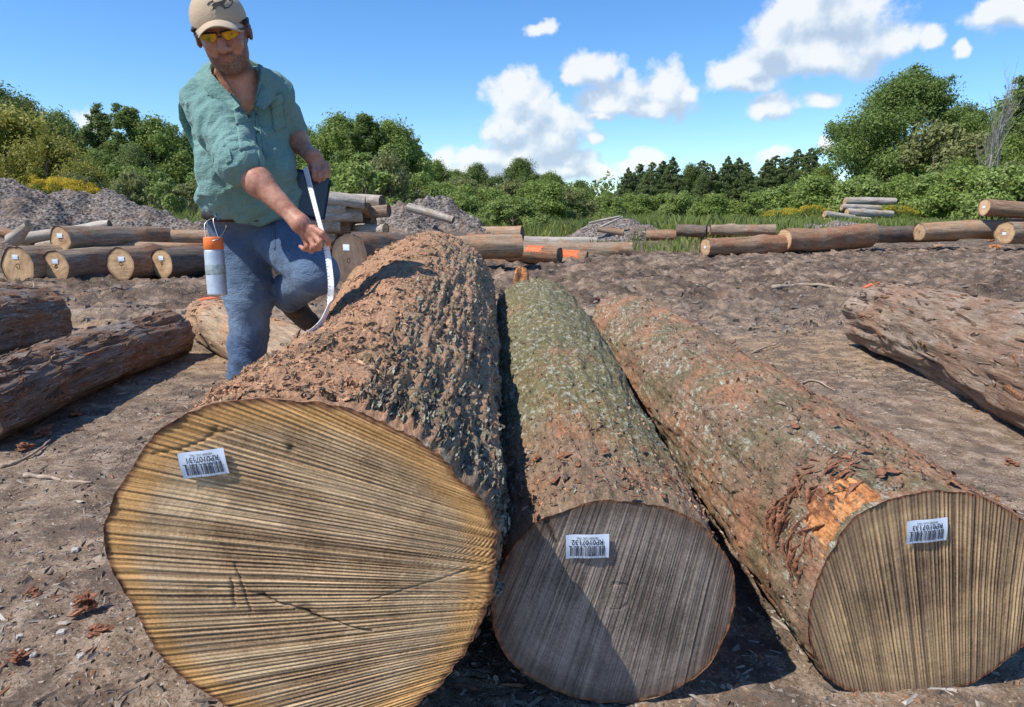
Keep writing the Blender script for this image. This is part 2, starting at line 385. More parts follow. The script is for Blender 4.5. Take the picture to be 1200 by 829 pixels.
def cut_material(name, light, mid, dark, rim, stripeamt=1.0, ring=60, ringamt=.4):
    """uses attributes: rad (0 centre..1 bark), stripe (ridge height 0..1) and the vector 'fan' (along, across)"""
    def f(b, p):
        rn_ = b.rnd(); co = b.vmath('ADD', b.obj(), b.comb(b.math('MULTIPLY', rn_, 17.0), b.math('MULTIPLY', rn_, 9.0), 0)); fan = b.vmath('ADD', b.attr('fan', 'Vector'), b.comb(b.math('MULTIPLY', rn_, 5.0), b.math('MULTIPLY', rn_, 3.0), 0)); rad = b.attr('rad'); st = b.attr('stripe'); crk = b.math('MULTIPLY', b.attr('crack'), b.step(b.noise(co, 40, 5, .8), .38, .50))
        fx = b.noise(b.scale(fan, (1.0, 135, 1)), 1.0, 4, .78)
        fx2 = b.noise(b.scale(fan, (3.0, 420, 1)), 1.0, 3, .8)
        big = b.noise(co, 5, 6, .65); fr = b.noise(co, 170, 3, .7)
        t = b.math('ADD', b.math('MULTIPLY', st, .50 * stripeamt), b.math('ADD', b.math('MULTIPLY', fx, .48), b.math('MULTIPLY', fx2, .30)))
        t = b.math('ADD', t, b.math('ADD', b.math('MULTIPLY', b.math('SUBTRACT', big, .5), .42), b.math('MULTIPLY', b.math('SUBTRACT', fr, .5), .30)))
        hue = b.step(b.noise(b.scale(fan, (2.2, 46, 1)), 1.0, 3, .6), .42, .60)
        t = b.math('SUBTRACT', t, b.math('MULTIPLY', b.math('SUBTRACT', 1.0, b.step(b.math('ADD', rad, b.math('MULTIPLY', b.math('SUBTRACT', big, .5), 1.1)), .05, .62)), .06))
        col = b.ramp(t, [(.38, dark), (.52, mid), (.63, tuple((a_ + b2) / 2 for a_, b2 in zip(mid, light))), (.78, light)])
        col2 = b.ramp(t, [(.34, tuple(c * .8 for c in dark)), (.52, (mid[0] * .86, mid[1] * .86, mid[2] * .92)), (.84, (light[0] * .78, light[1] * .79, light[2] * .86))])
        col = b.mix(b.math('MULTIPLY', hue, .75), col, col2)
        dirt = b.step(b.noise(b.vmath('ADD', co, (3, 1, 7)), 7, 6, .75), .52, .64)
        col = b.mix(b.math('MULTIPLY', dirt, .32), col, tuple(c * .9 for c in dark))
        rg = b.noise(b.comb(b.math('MULTIPLY', rad, ring), b.math('MULTIPLY', big, 1.0), 0), 1.0, 2, .5)
        col = b.mix(b.math('MULTIPLY', b.step(rg, .45, .6), ringamt), col, tuple(c * .55 for c in mid))
        sap = b.step(b.math('ADD', rad, b.math('MULTIPLY', b.math('SUBTRACT', big, .5), .12)), .79, .92)
        col = b.mix(b.math('MULTIPLY', sap, .70), col, b.mix(b.step(t, .45, .7), tuple(c * .45 for c in rim), rim))
        edge = b.step(rad, .955, .995)
        col = b.mix(edge, col, b.ramp(b.noise(co, 60, 4), [(.35, (.07, .035, .02)), (.65, (.34, .15, .07))]))
        col = b.mix(b.math('MULTIPLY', crk, .9), col, (.02, .012, .008))
        h = b.math('ADD', b.math('MULTIPLY', fx, .8), b.math('ADD', b.math('MULTIPLY', fx2, .5), b.math('MULTIPLY', b.noise(co, 220, 3), .25)))
        setp(b, p, col, .8, b.bump(h, .7, .003), .2)
    return material(name, f)

M_RED = bark_material('red_crumbly_bark', (.36, .25, .165), (.06, .040, .026), (.64, .36, .205), .82, (.44, .44, .34), .62, side=(.1, .8), stretch=.7, scale=30, bumpd=.020, moss=(.15, .16, .08), mossamt=.25, speck=.48)
M_MOSSY = bark_material('mossy_bark', (.34, .225, .15), (.05, .036, .026), (.44, .21, .12), .46, (.44, .46, .36), .85, side=(.0, .9), stretch=.5, scale=26, bumpd=.014, moss=(.15, .155, .07), mossamt=.9, mossside=True)
M_LICH = bark_material('lichen_bark', (.31, .205, .135), (.05, .034, .024), (.42, .22, .13), .52, (.50, .53, .42), .50, side=(.0, .9), stretch=.5, scale=24, bumpd=.014, moss=(.16, .15, .085), mossamt=.42)
M_GREYB = bark_material('grey_brown_bark', (.37, .275, .195), (.04, .03, .024), (.38, .20, .11), .35, stretch=.12, scale=16, bumpd=.012)
M_BROWNB = bark_material('brown_bark', (.38, .245, .155), (.04, .026, .018), (.38, .19, .11), .5, stretch=.16, scale=16, bumpd=.012)
M_DARKB = bark_material('dark_bark', (.20, .155, .125), (.03, .024, .02), (.24, .13, .08), .3, stretch=.2, scale=16, bumpd=.012)
M_PALEB = bark_material('bleached_wood', (.50, .44, .37), (.16, .12, .09), (.42, .33, .24), .35, stretch=.08, scale=16, bumpd=.006)
M_TANB = bark_material('peeled_tan_wood', (.42, .30, .20), (.10, .06, .035), (.48, .28, .16), .5, stretch=.12, scale=16, bumpd=.008)
M_WEATH = bark_material('weathered_torn_bark', (.40, .295, .215), (.045, .03, .022), (.36, .225, .15), .5, (.42, .38, .33), .35, stretch=.10, scale=20, bumpd=.022, speck=.6)
M_WEATHG = bark_material('weathered_grey_bark', (.27, .22, .185), (.04, .03, .024), (.30, .16, .09), .42, (.42, .39, .35), .35, stretch=.09, scale=20, bumpd=.022, speck=.6)
C_OCHRE = cut_material('ochre_cut_wood', (.95, .69, .40), (.48, .30, .15), (.095, .055, .032), (.90, .45, .13), .8, 120, .22)
C_GREY = cut_material('grey_cut_wood', (.58, .48, .385), (.31, .25, .20), (.10, .078, .062), (.24, .17, .125), .5, 90, .3)
C_BROWN = cut_material('brown_cut_wood', (.78, .53, .27), (.28, .18, .10), (.055, .036, .026), (.34, .22, .13), .85, 80, .2)
C_TAN = cut_material('tan_cut_wood', (.84, .60, .36), (.66, .43, .23), (.36, .21, .11), (.50, .34, .20), .4, 26, .22)
C_DULL = cut_material('dull_cut_wood', (.30, .21, .15), (.20, .14, .10), (.10, .07, .05), (.2, .15, .11), .4, 22, .3)
def plain(name, col, rough=.6, spec=.3, metal=0, bumpn=None, var=None):
    def f(b, p):
        c = col
        if var:
            n = b.noise(b.obj(), var[0], 5, .6); c = b.ramp(n, [(.3, tuple(x * (1 - var[1]) for x in col)), (.7, tuple(min(1, x * (1 + var[1])) for x in col))])
        nr = b.bump(b.noise(b.obj(), bumpn[0], 4, .6), bumpn[1], bumpn[2]) if bumpn else None
        setp(b, p, c, rough, nr, spec, metal)
    return material(name, f)
M_PAPER = plain('white_tag_paper', (.70, .78, .88), .45, .4, var=(60, .04))
M_INK = plain('black_ink', (.045, .05, .07), .5)
M_ORANGE = plain('orange_marking_paint', (.85, .16, .05), .6, var=(40, .25), bumpn=(60, .5, .004))
def _split(b, p):
    co = b.obj(); n = b.noise(b.scale(co, (.15, 1, 1)), 60, 6, .8); m = b.noise(co, 9, 6, .75)
    c = b.ramp(n, [(.36, (.28, .10, .035)), (.48, (.64, .27, .10)), (.60, (.82, .44, .20))]); c = b.mix(b.math('SUBTRACT', 1.0, b.step(m, .40, .52)), c, (.20, .085, .045))
    setp(b, p, c, .8, b.bump(n, 1.0, .010), .15)
M_SPLIT = material('fresh_orange_split_wood', _split)
M_BARKCH = plain('red_bark_fragment', (.25, .115, .068), .9, .1, var=(70, .65), bumpn=(90, 1.0, .006))
M_STRAW = plain('dry_twig_wood', (.36, .28, .21), .85, .1, var=(20, .4), bumpn=(60, .5, .003))
M_STONE = plain('pale_stone', (.46, .42, .37), .85, .2, var=(30, .3), bumpn=(60, .5, .004))

# ------------------------------------------------------------------ text as mesh
_fc = {}
def text_mesh(s, size):
    key = (s, size)
    if key in _fc: return _fc[key]
    cu = bpy.data.curves.new('lettering', 'FONT'); cu.body = s; cu.size = size; cu.align_x = 'CENTER'; cu.align_y = 'CENTER'; cu.resolution_u = 2
    cu.offset = size * .018
    o = bpy.data.objects.new('tmp', cu); COL.objects.link(o)
    dg = bpy.context.evaluated_depsgraph_get(); me = bpy.data.meshes.new_from_object(o.evaluated_get(dg))
    bpy.data.objects.remove(o); me.name = 'lettering'; _fc[key] = me; return me

BARS = [3,1,1,2,1,3,2,1,1,1,3,1,2,2,1,1,3,1,1,3,1,2,1,1,2,3,1,1,2,1,3,1,1,2,2,1,3,1,1,1,2,3,1,2,1,1,3,2,1,1,2,1,3]
def barcode_tag(parent, M, w, h, serial, sub='', detail=True):
    """M: matrix of the tag plane (x right, y up, z out of the wood) under the parent; the print stands upside down as it was stapled"""
    nx, ny = 14, 8
    X, Y = np.meshgrid(np.linspace(-.5, .5, nx), np.linspace(-.5, .5, ny))
    Z = .0016 * np.sin(X * 7 + 1) + .0022 * (2 * np.abs(X)) ** 3 + .0012 * np.cos(Y * 5)
    top = np.stack([X * w, Y * h, Z + .0004], -1).reshape(-1, 3)
    bot = top - [0, 0, .0006]
    q = grid_faces(nx, ny); q2 = q[:, ::-1] + len(top)
    t = link('barcode_tag', mesh_np('barcode_tag', np.concatenate([top, bot]), [np.concatenate([q, q2])]), M_PAPER, parent)
    t.matrix_local = M
    if not detail: return t
    def zf(x, y): return .0016 * np.sin(x / w * 7 + 1) + .0022 * (2 * np.abs(x / w)) ** 3 + .0012 * np.cos(y / h * 5) + .0019
    # bars lie in the lower half of the tag as seen (print is upside down)
    mb = MB(); tot = sum(BARS); x = -.40 * w; un = .80 * w / tot; y0, y1 = -.40 * h, .04 * h
    for i, k in enumerate(BARS):
        if i % 2 == 0:
            xs = [x, x + k * un]; vv = [(xs[0], y0), (xs[1], y0), (xs[1], y1), (xs[0], y1)]
            mb.add([(a, c, zf(a, c)) for a, c in vv], [[0, 1, 2, 3]])
        x += k * un
    mb.add([(a, c, zf(a, c)) for a, c in [(-.44*w, .03*h), (-.36*w, .03*h), (-.36*w, .055*h), (-.44*w, .055*h)]], [[0,1,2,3]])
    link('barcode', mb.mesh('barcode'), M_INK, t)
    for s, sz, cx, cy in ((serial, .175 * w, .0, .20 * h), (sub, .062 * w, 0, .37 * h), ('RP LOG TAG' , .04 * w, -.36 * w, -.455 * h)):
        if not s or s == 'RP LOG TAG': continue
        me = text_mesh(s, sz).copy(); n = len(me.vertices); c = np.empty(n * 3, np.float32); me.vertices.foreach_get('co', c); c = c.reshape(-1, 3)
        c[:, 0] *= -1; c[:, 1] *= -1
        c[:, 0] *= (.92 if s == serial else 1); c[:, 0] += cx; c[:, 1] += cy; c[:, 2] = zf(c[:, 0], c[:, 1]) + .0002
        me.vertices.foreach_set('co', c.ravel()); me.update(); me.materials.clear()
        link('lettering', me, M_INK, t)
    for sx in (-1, 1):
        pass
    return t

# ------------------------------------------------------------------ log generator
def frame_of(a):
    """3x3, columns: axis, side, up"""
    a = a / np.linalg.norm(a); s = np.cross([0, 0, 1.0], a); s /= np.linalg.norm(s); u = np.cross(a, s)
    return np.stack([a, s, u], 1)
def face_disc(name, prof, n_ang, mat, parent, flip, fanfun, amp=.002, nr=None, seedv=0, crackfun=None, stripef=None, xoff=0.0, m3=None):
    """a sawn end: disc mesh in the local y,z plane from the radius profile prof(theta)"""
    nr = nr or max(4, n_ang // 4)
    th = np.arange(n_ang) * 2 * pi / n_ang; R = prof(th)
    rr = (np.linspace(0, 1, nr + 1)[1:]) ** .9
    T, Q = np.meshgrid(th, rr); y = np.cos(T) * Q * R[None]; z = np.sin(T) * Q * R[None]
    y = np.concatenate([[0], y.ravel()]); z = np.concatenate([[0], z.ravel()]); rad = np.concatenate([[0], Q.ravel()])
    al, ac = fanfun(y, z)
    s = stripef(al, ac) if stripef else .5 + .5 * fbm(V3(al * 2, ac * 60, seedv), 2, seedv)
    s = np.clip(s, 0, 1)
    if nr < 100: s = .5 + (s - .5) * sstep(.08, .35, rad)
    crk = crackfun(y, z) if crackfun else np.zeros_like(y)
    s[0] = s[1:n_ang + 1].mean(); crk[0] = crk[1:n_ang + 1].mean()
    x = (s - .5) * amp - crk * .004 + .0025 * fbm(V3(y * 6, z * 6, 3.3 + seedv), 2, 5)
    sgn = -1 if flip else 1
    v = np.stack([xoff + sgn * x, y, z], -1)
    q = grid_faces(n_ang, nr, wrap_u=True) + 1; t = np.array([[0, 1 + i, 1 + (i + 1) % n_ang] for i in range(n_ang)])
    if flip: q = q[:, ::-1]; t = t[:, ::-1]
    me = mesh_np(name, v, [q, t]); set_attr(me, 'rad', rad); set_attr(me, 'stripe', s); set_attr(me, 'crack', np.clip(crk, 0, 1))
    set_vec(me, 'fan', np.stack([al, ac, np.zeros_like(al)], -1))
    o = link(name, me, mat, parent)
    if m3 is not None: o.matrix_local = m3
    return o

_lc = {}
def simple_log(p0, p1, r0, r1, bark, cut, label, group, name='log', seed=1, n=40, m=36, bend=None, rough=1.45, tagpx=None, oval=1.0, furrow=1.0, paint=None, cat='log', hi=False, cut1=None):
    """p0 near end centre, p1 far end centre"""
    p0 = np.asarray(p0, float); p1 = np.asarray(p1, float); ax = p1 - p0; L = float(np.linalg.norm(ax)); F = frame_of(ax)
    root = empty(name, p0, label=label, cat=cat, group=group)
    root.rotation_euler = Matrix([list(map(float, r)) for r in F]).to_euler()
    if bend is None: bend = float(np.random.default_rng(seed + 900).uniform(-.05, .05)) * L / 3
    th = np.arange(n) * 2 * pi / n; t = np.linspace(0, 1, m)
    T, S = np.meshgrid(th, t); R = r0 + (r1 - r0) * S
    P = V3(S * L * .6, np.cos(T) * 1.1, np.sin(T) * 1.1 + seed * 3.1)
    f1 = fbm(P * 1.3, 3, seed); f2 = fbm(V3(S * L * 2.2, np.cos(T) * R * 16, np.sin(T) * R * 16 + seed), 3, seed + 3, .6)
    ry = R * (1 + rough * (.09 * f1 + .05 * furrow * f2))
    kn = np.zeros_like(R); rs = np.random.default_rng(seed)
    for _ in range(3):
        a0, s0 = rs.uniform(0, 2 * pi), rs.uniform(.15, .9); d2 = (((T - a0 + pi) % (2 * pi) - pi) * R) ** 2 + ((S - s0) * L * .7) ** 2
        kn += rs.uniform(-.02, .035) * rough * np.exp(-d2 / (.12 ** 2)) * (r0 / .2)
    ry = ry + kn
    cy = bend * np.sin(S * pi); cz = bend * .3 * np.sin(S * pi * 1.5)
    v = np.stack([S * L, cy + ry * np.cos(T), cz + ry * np.sin(T) * oval], -1).reshape(-1, 3)
    me = mesh_np('bark', v, grid_faces(n, m, wrap_u=True))
    set_attr(me, 'cav', np.clip(-f2 * 1.1 - .25, 0, 1)); set_attr(me, 'side', np.clip(np.cos(T), 0, 1))
    link('bark', me, bark, root)
    for end in (0, 1):
        Rr = ry[0 if end == 0 else -1]; oy, oz = (cy[0 if end == 0 else -1, 0], cz[0 if end == 0 else -1, 0])
        prof = lambda a, Rr=Rr: np.interp(a % (2 * pi), np.append(th, 2 * pi), np.append(Rr, Rr[0])) * .985
        ang = rs.uniform(0, pi)
        fan = lambda y, z: (y * cos(ang) + z * sin(ang), -y * sin(ang) + z * cos(ang))
        M = Matrix.Translation((L if end else 0.0, float(oy), float(oz))) @ Matrix.Diagonal((1, 1, oval, 1))
        face_disc('cut_face', prof, n, cut if end == 0 else (cut1 or cut), root, end == 0, fan, .004, seedv=seed, xoff=(.012 if end == 0 else -.012), m3=M)
    if tagpx:
        ty, tz, tw = tagpx
        M = Matrix(((0, 0, -1, .004), (-1, 0, 0, ty), (0, 1, 0, tz), (0, 0, 0, 1)))
        barcode_tag(root, M, tw, tw * .66, '', detail=False)
    if paint:
        for (s0, s1, a0, a1) in paint:
            Sg, Tg = np.meshgrid(np.linspace(s0, s1, 14), np.linspace(a0, a1, 10))
            ii = Sg * (m - 1); i0 = np.clip(ii.astype(int), 0, m - 2); fr = ii - i0
            def samp(A):
                j = (Tg % (2 * pi)) / (2 * pi) * n; j0 = j.astype(int) % n; j1 = (j0 + 1) % n; fj = j - np.floor(j)
                a = A[i0, j0] * (1 - fj) + A[i0, j1] * fj; c = A[i0 + 1, j0] * (1 - fj) + A[i0 + 1, j1] * fj
                return a * (1 - fr) + c * fr
            rr = samp(ry) + .006; c0 = samp(cy); c1 = samp(cz)
            v = np.stack([Sg * L, c0 + rr * np.cos(Tg), c1 + rr * np.sin(Tg) * oval], -1).reshape(-1, 3)
            ed = np.random.default_rng(seed + 5); gf = grid_faces(14, 10)
            keep = np.array([not ((k % 13 in (0, 12) or k // 13 in (0, 8)) and ed.random() < .5) for k in range(len(gf))])
            link('paint_mark', mesh_np('paint_mark', v, gf[keep]), M_ORANGE, root, label='splash of bright orange marking paint')
    return root
def log_gnd(a, ra, bq, rb, *args, lift0=0, lift1=0, **kw):
    """ends given by the photo pixel where each end touches the ground"""
    A = gnd(*a); Bp = gnd(*bq)
    A[2] = gz(A[0], A[1]) + ra * .93 + lift0; Bp[2] = gz(Bp[0], Bp[1]) + rb * .93 + lift1
    return simple_log(A, Bp, ra, rb, *args, **kw)

def flake_mat(name, cols):
    def f(b, p):
        t = b.attr('tone'); k = len(cols); c = b.ramp(t, [((i + .0) / k, c_) for i, c_ in enumerate(cols)], 'CONSTANT'); n = b.noise(b.obj(), 120, 4, .8)
        c = b.mix(b.math('SUBTRACT', 1.0, b.step(n, .40, .56)), c, (.06, .04, .03)); setp(b, p, c, .92, b.bump(n, .8, .006), .1)
    return material(name, f)
M_FLR = flake_mat('red_bark_flakes', [(.62, .34, .195), (.52, .27, .15), (.44, .25, .15), (.66, .40, .24), (.32, .22, .14)])
M_FLG = flake_mat('grey_green_bark_flakes', [(.34, .33, .24), (.26, .21, .15), (.42, .41, .32), (.20, .19, .11), (.30, .18, .11)])
M_FLB = flake_mat('brown_bark_flakes', [(.33, .22, .15), (.24, .155, .10), (.42, .30, .21), (.16, .11, .08), (.36, .17, .09)])
def bark_flakes(root, n, size, elong, mat, seed, xmax=None, cond=None, lift=.5, th=.16, ang=.5):
    """flaky plates standing proud of the bark, one joined part"""
    me = [c for c in root.children if c.name.startswith('bark')][0].data; N = len(me.vertices)
    co = np.empty(N * 3, np.float32); me.vertices.foreach_get('co', co); co = co.reshape(-1, 3); nr = np.empty(N * 3, np.float32); me.vertices.foreach_get('normal', nr); nr = nr.reshape(-1, 3)
    r = np.random.default_rng(seed); ax = co[:, 0]; L = ax.max()
    c0 = np.stack([ax, co[:, 1], co[:, 2]], 1); out = nr.copy(); rad = co.copy(); rad[:, 0] = 0
    flip = np.sign((out * rad).sum(1))[:, None]; out = out * np.where(flip == 0, 1, flip)
    ok = (out[:, 2] > -.35) & (ax > .03) & (ax < (xmax or L) - .02)
    if cond is not None: ok &= cond(co)
    ids = np.nonzero(ok)[0]; w = 1.0 / (.4 + ax[ids]) ; k = r.choice(ids, n, p=w / w.sum()); n = len(k)
    P = co[k] + r.normal(size=(n, 3)) * .004; O = out[k]; X = np.tile([1.0, 0, 0], (n, 1)); a = r.normal(size=n) * ang
    T = np.cross(O, X); T /= np.linalg.norm(T, axis=1)[:, None]; U = np.cos(a)[:, None] * X + np.sin(a)[:, None] * T; U -= (U * O).sum(1)[:, None] * O; U /= np.linalg.norm(U, axis=1)[:, None]; W = np.cross(O, U)
    s = size * (.45 + 1.1 * r.random(n) ** 1.6) * (.8 + .12 * ax[k]); Ls = s * r.uniform(.7, elong, n); Ws = s * r.uniform(.35, .8, n); Ts = s * th * r.uniform(.5, 1.5, n); tl = r.uniform(-.25, .7, n) * lift
    def Q(u, w_, h): return P + U * (u * Ls)[:, None] + W * (w_ * Ws)[:, None] + O * (h * Ts + u * Ls * tl * .6)[:, None]
    j = lambda: r.uniform(-.12, .12, n)
    v = np.stack([Q(-.5 + j(), -.28 + j(), -.8), Q(.35 + j(), -.5 + j(), -.4), Q(.55 + j(), .25 + j(), -.4), Q(-.2 + j(), .5 + j(), -.8), Q(-.25 + j(), -.05 + j(), .8), Q(.3 + j(), .05 + j(), 1.0)], 1).reshape(-1, 3)
    b0 = (np.arange(n) * 6)[:, None]
    q4 = np.concatenate([b0 + np.array([[0, 1, 5, 4]]), b0 + np.array([[2, 3, 4, 5]])]); t3 = np.concatenate([b0 + np.array([[1, 2, 5]]), b0 + np.array([[3, 0, 4]])])
    m2 = mesh_np('bark_flakes', v, [q4, t3], False); set_attr(m2, 'tone', np.repeat(r.random(n) * .999, 6))
    return link('bark_flakes', m2, mat, root, kind='stuff')
# ------------------------------------------------------------------ the three big veneer logs in front
def trace_profile(C0, F, pts):
    th = []; rr = []
    O = np.array([0, 0, CAM_H])
    for px, py in pts:
        d = ray(px, py); t = ((C0 - O) @ F[:, 0]) / (d @ F[:, 0]); q = O + d * t - C0
        y, z = q @ F[:, 1], q @ F[:, 2]; th.append(atan2(z, y) % (2 * pi)); rr.append(sqrt(y * y + z * z))
    o = np.argsort(th); th = np.array(th)[o]; rr = np.array(rr)[o]
    T = np.concatenate([th[-1:] - 2 * pi, th, th[:1] + 2 * pi]); Rr = np.concatenate([rr[-1:], rr, rr[:1]])
    fine = np.interp(np.linspace(0, 2 * pi, 361)[:-1], T, Rr)
    k = np.ones(9) / 9; f2 = np.convolve(np.concatenate([fine[-8:], fine, fine[:8]]), k, 'same')[8:-8]
    def prof(a): return np.interp((a % (2 * pi)) / (2 * pi) * 360, np.arange(361), np.append(f2, f2[0]))
    return prof
def tag_matrix(C0, F, px, py, ang, off=.0056):
    O = np.array([0, 0, CAM_H]); d = ray(px, py); t = ((C0 - O) @ F[:, 0]) / (d @ F[:, 0]); q = O + d * t - C0
    y, z = q @ F[:, 1], q @ F[:, 2]
    # seen from in front (looking along +axis) the side vector points left
    sx = -1
    c, s = cos(ang), sin(ang)
    X = Vector((0, sx * c, s)); Y = Vector((0, -sx * s, c)); Z = Vector((-1, 0, 0))
    return Matrix(((X[0], Y[0], Z[0], -off), (X[1], Y[1], Z[1], y), (X[2], Y[2], Z[2], z), (0, 0, 0, 1)))

def big_log(C0, C1, R1, outline, bark, cut, label, nseg, mseg, dispf, fan, stripef, crackf, tagd, serial, sidef, seed, mid=None, amp=.004, oval1=1.0):
    C0 = np.array(C0, float); C1 = np.array(C1, float); ax = C1 - C0; L = float(np.linalg.norm(ax)); F = frame_of(ax)
    root = empty('veneer_log', C0, label=label, cat='log', group='big veneer logs in the foreground')
    root.rotation_euler = Matrix([list(map(float, r)) for r in F]).to_euler()
    prof0 = trace_profile(C0, F, outline)
    prof = lambda a: prof0(a) * (1 + .010 * fbm(V3(np.cos(a) * 9, np.sin(a) * 9, seed), 3, seed, .65))
    # angular spacing denser on the upper half
    u = np.arange(nseg) / nseg; th = 2 * pi * u - .62 * np.sin(2 * pi * u - 0) * 0
    th = (pi / 2 + 2 * pi * (u - .5) - 0.45 * np.sin(2 * pi * (u - .5))) % (2 * pi)
    tt = np.linspace(0, 1, mseg) ** 1.25
    T, S = np.meshgrid(th, tt); R0 = prof(T)
    w = sstep(0, .55, S)
    bell = 1 + (mid(S, T) if mid else 0)
    R = (R0 * (1 - w) + R1 * (1 + (oval1 - 1) * np.abs(np.cos(T))) * w) * bell
    disp, cav = dispf(S * L, T, R)
    rimf = sstep(0, .012, S)                       # bark thickness meets the sawn plane
    Rd = R + disp * (.35 + .65 * rimf)
    if seed == 1:
        pass
    y = Rd * np.cos(T); z = Rd * np.sin(T); x = S * L + (1 - sstep(0, .02, S)) * .006 * fbm(V3(np.cos(T) * 9, np.sin(T) * 9, 1), 3, 77)
    v = np.stack([x, y, z], -1).reshape(-1, 3)
    me = mesh_np('bark', v, grid_faces(nseg, mseg, wrap_u=True)); set_attr(me, 'cav', cav); set_attr(me, 'side', sidef(S, T))
    link('bark', me, bark, root)
    R00 = Rd[0]; order = np.argsort(th); tq = th[order]; rq = R00[order]
    def prof2(a): return np.interp(a % (2 * pi), np.concatenate([tq[-1:] - 2 * pi, tq, tq[:1] + 2 * pi]), np.concatenate([rq[-1:], rq, rq[:1]]))
    face_disc('cut_face', prof2, 720, cut, root, True, fan, amp, nr=260, seedv=seed, crackfun=crackf, stripef=stripef)
    Re = Rd[-1]; re = Re[order]
    def prof3(a): return np.interp(a % (2 * pi), np.concatenate([tq[-1:] - 2 * pi, tq, tq[:1] + 2 * pi]), np.concatenate([re[-1:], re, re[:1]]))
    face_disc('cut_face', prof3, 90, C_DULL, root, False, lambda y, z: (y, z), .004, nr=12, xoff=L - .01)
    if tagd:
        px, py, ang, w_ = tagd
        barcode_tag(root, tag_matrix(C0, F, px, py, ang), w_, w_ * .60, serial, 'VENEER LOG TAG')
    return root, C0, F, prof2

def stripes(freq, seed, sharp=1.3, wob=.35, reg=.45):
    def f(al, ac):
        a = ac * freq + wob * fbm(V3(al * 3, ac * 9, seed), 3, seed) + .9 * fbm(V3(al * .7, ac * 20, seed + 1), 3, seed + 2)
        s = (.5 + .5 * np.sin(2 * pi * a)) ** sharp
        n1 = .5 + .62 * fbm(V3(al * .9, ac * freq * 1.1, seed + 4), 2, seed + 9)
        n2 = .5 + .62 * fbm(V3(al * 2.2, ac * freq * 2.6, seed + 8), 2, seed + 3)
        return np.clip(reg * s + (.62 - reg * .5) * n1 + .42 * n2 - .12, 0, 1)
    return f
def segdist(y, z, a, b):
    a = np.array(a); b = np.array(b); d = b - a; t = np.clip(((y - a[0]) * d[0] + (z - a[1]) * d[1]) / (d @ d), 0, 1)
    return np.hypot(y - a[0] - t * d[0], z - a[1] - t * d[1])

# ---- log 1
def disp1(X, T, R):
    c, s = np.cos(T), np.sin(T); P = V3(X * 7, c * R * 9, s * R * 9)
    big = fbm(P * .35, 3, 51)
    clump = fbm(P * 1.5, 5, 52, .62)
    pit = fbm(V3(X * 16, c * R * 20, s * R * 20), 3, 57, .6)
    furrow = fbm(V3(X * 2.2, c * R * 26, s * R * 26), 4, 59, .6, True)
    right = sstep(-.15, .75, -c)            # local side vector points left, so -cos = right flank
    d = .020 * big + (1 - right) * (.015 * clump - .012 * sstep(.2, .6, pit) + .006 * fbm(P * 5, 3, 58, .65)) + right * (.024 * furrow + .014 * clump)
    cav = np.clip((1 - right) * (sstep(.2, .6, pit) * .8 - clump * .5) + right * (-furrow * .9 + .0), 0, 1)
    return d, cav
# ---- logs 2 and 3
def disp_soft(sd, k=1.0, groove=0.0):
    def f(X, T, R):
        c, s = np.cos(T), np.sin(T); P = V3(X * 5, c * R * 8, s * R * 8)
        big = fbm(P * .4, 3, sd); cl = fbm(P * 2.2, 5, sd + 2, .6)
        fu = fbm(V3(X * 3 + 2 * s, c * R * 22, s * R * 22), 3, sd + 5, .6, True)
        gr = np.sin((T * 11 + X * 1.3 + fbm(P * .3, 2, sd + 9) * 2)) * groove
        d = k * (.022 * big + .013 * cl + .010 * fu) + gr
        return d, np.clip(-cl * .9 - .12 + np.maximum(-fu - .2, 0) * .4, 0, 1)
    return f

out1 = [(577,650),(575,600),(545,572),(505,532),(455,500),(400,478),(345,466),(300,460),(262,461),(225,470),(185,492),(158,520),(138,553),(120,585),(109,620),
        (116,655),(132,690),(152,720),(172,762),(205,795),(245,822),(290,850),(350,868),(420,858),(478,832),(520,795),(553,745),(571,700)]
c1 = (-.41, 1.19, .405)
def fan1(y, z):                       # saw marks fan out from a pivot to the right of the log
    L = .84; dy = L + y; ang = np.arctan2(z + .05, dy); return dy, ang * .84
def crack1(y, z):
    wy = .020 * fbm(V3(y * 9, z * 9, 1), 5, 5, .6); wz = .020 * fbm(V3(y * 9, z * 9, 7), 5, 6, .6); Y = y + wy; Z = z + wz
    wv = .75 + .6 * fbm(V3(y * 25, z * 25, 3), 2, 8)
    g = lambda d, w: np.exp(-(d / (w * wv)) ** 2)
    c = g(segdist(Y, Z, (.07, -.035), (-.03, -.075)), .0045) + .8 * g(segdist(Y, Z, (-.03, -.075), (-.14, -.115)), .0028)
    c += .55 * g(segdist(Y, Z, (.095, -.065), (.110, .035)), .0045) + .4 * g(segdist(Y, Z, (.17, -.015), (.06, -.035)), .003)
    c += .5 * g(segdist(y, z, (-.13, -.05), (-.40, .035)), .0018) + .55 * g(segdist(Y, Z, (.12, .0), (.125, -.06)), .006)
    c += .9 * g(np.hypot(Y - .0, Z - .275), .011) + .8 * g(np.hypot(Y - .13, Z - .30), .010) + .5 * g(segdist(Y, Z, (.24, .26), (.10, .30)), .006)
    c += .45 * g(np.hypot((Y + .01) * .5, Z + .055), .011)
    return np.clip(c, 0, 1)
def side1(S, T): return np.clip(-np.cos(T) * 1.0 + .15, 0, 1)
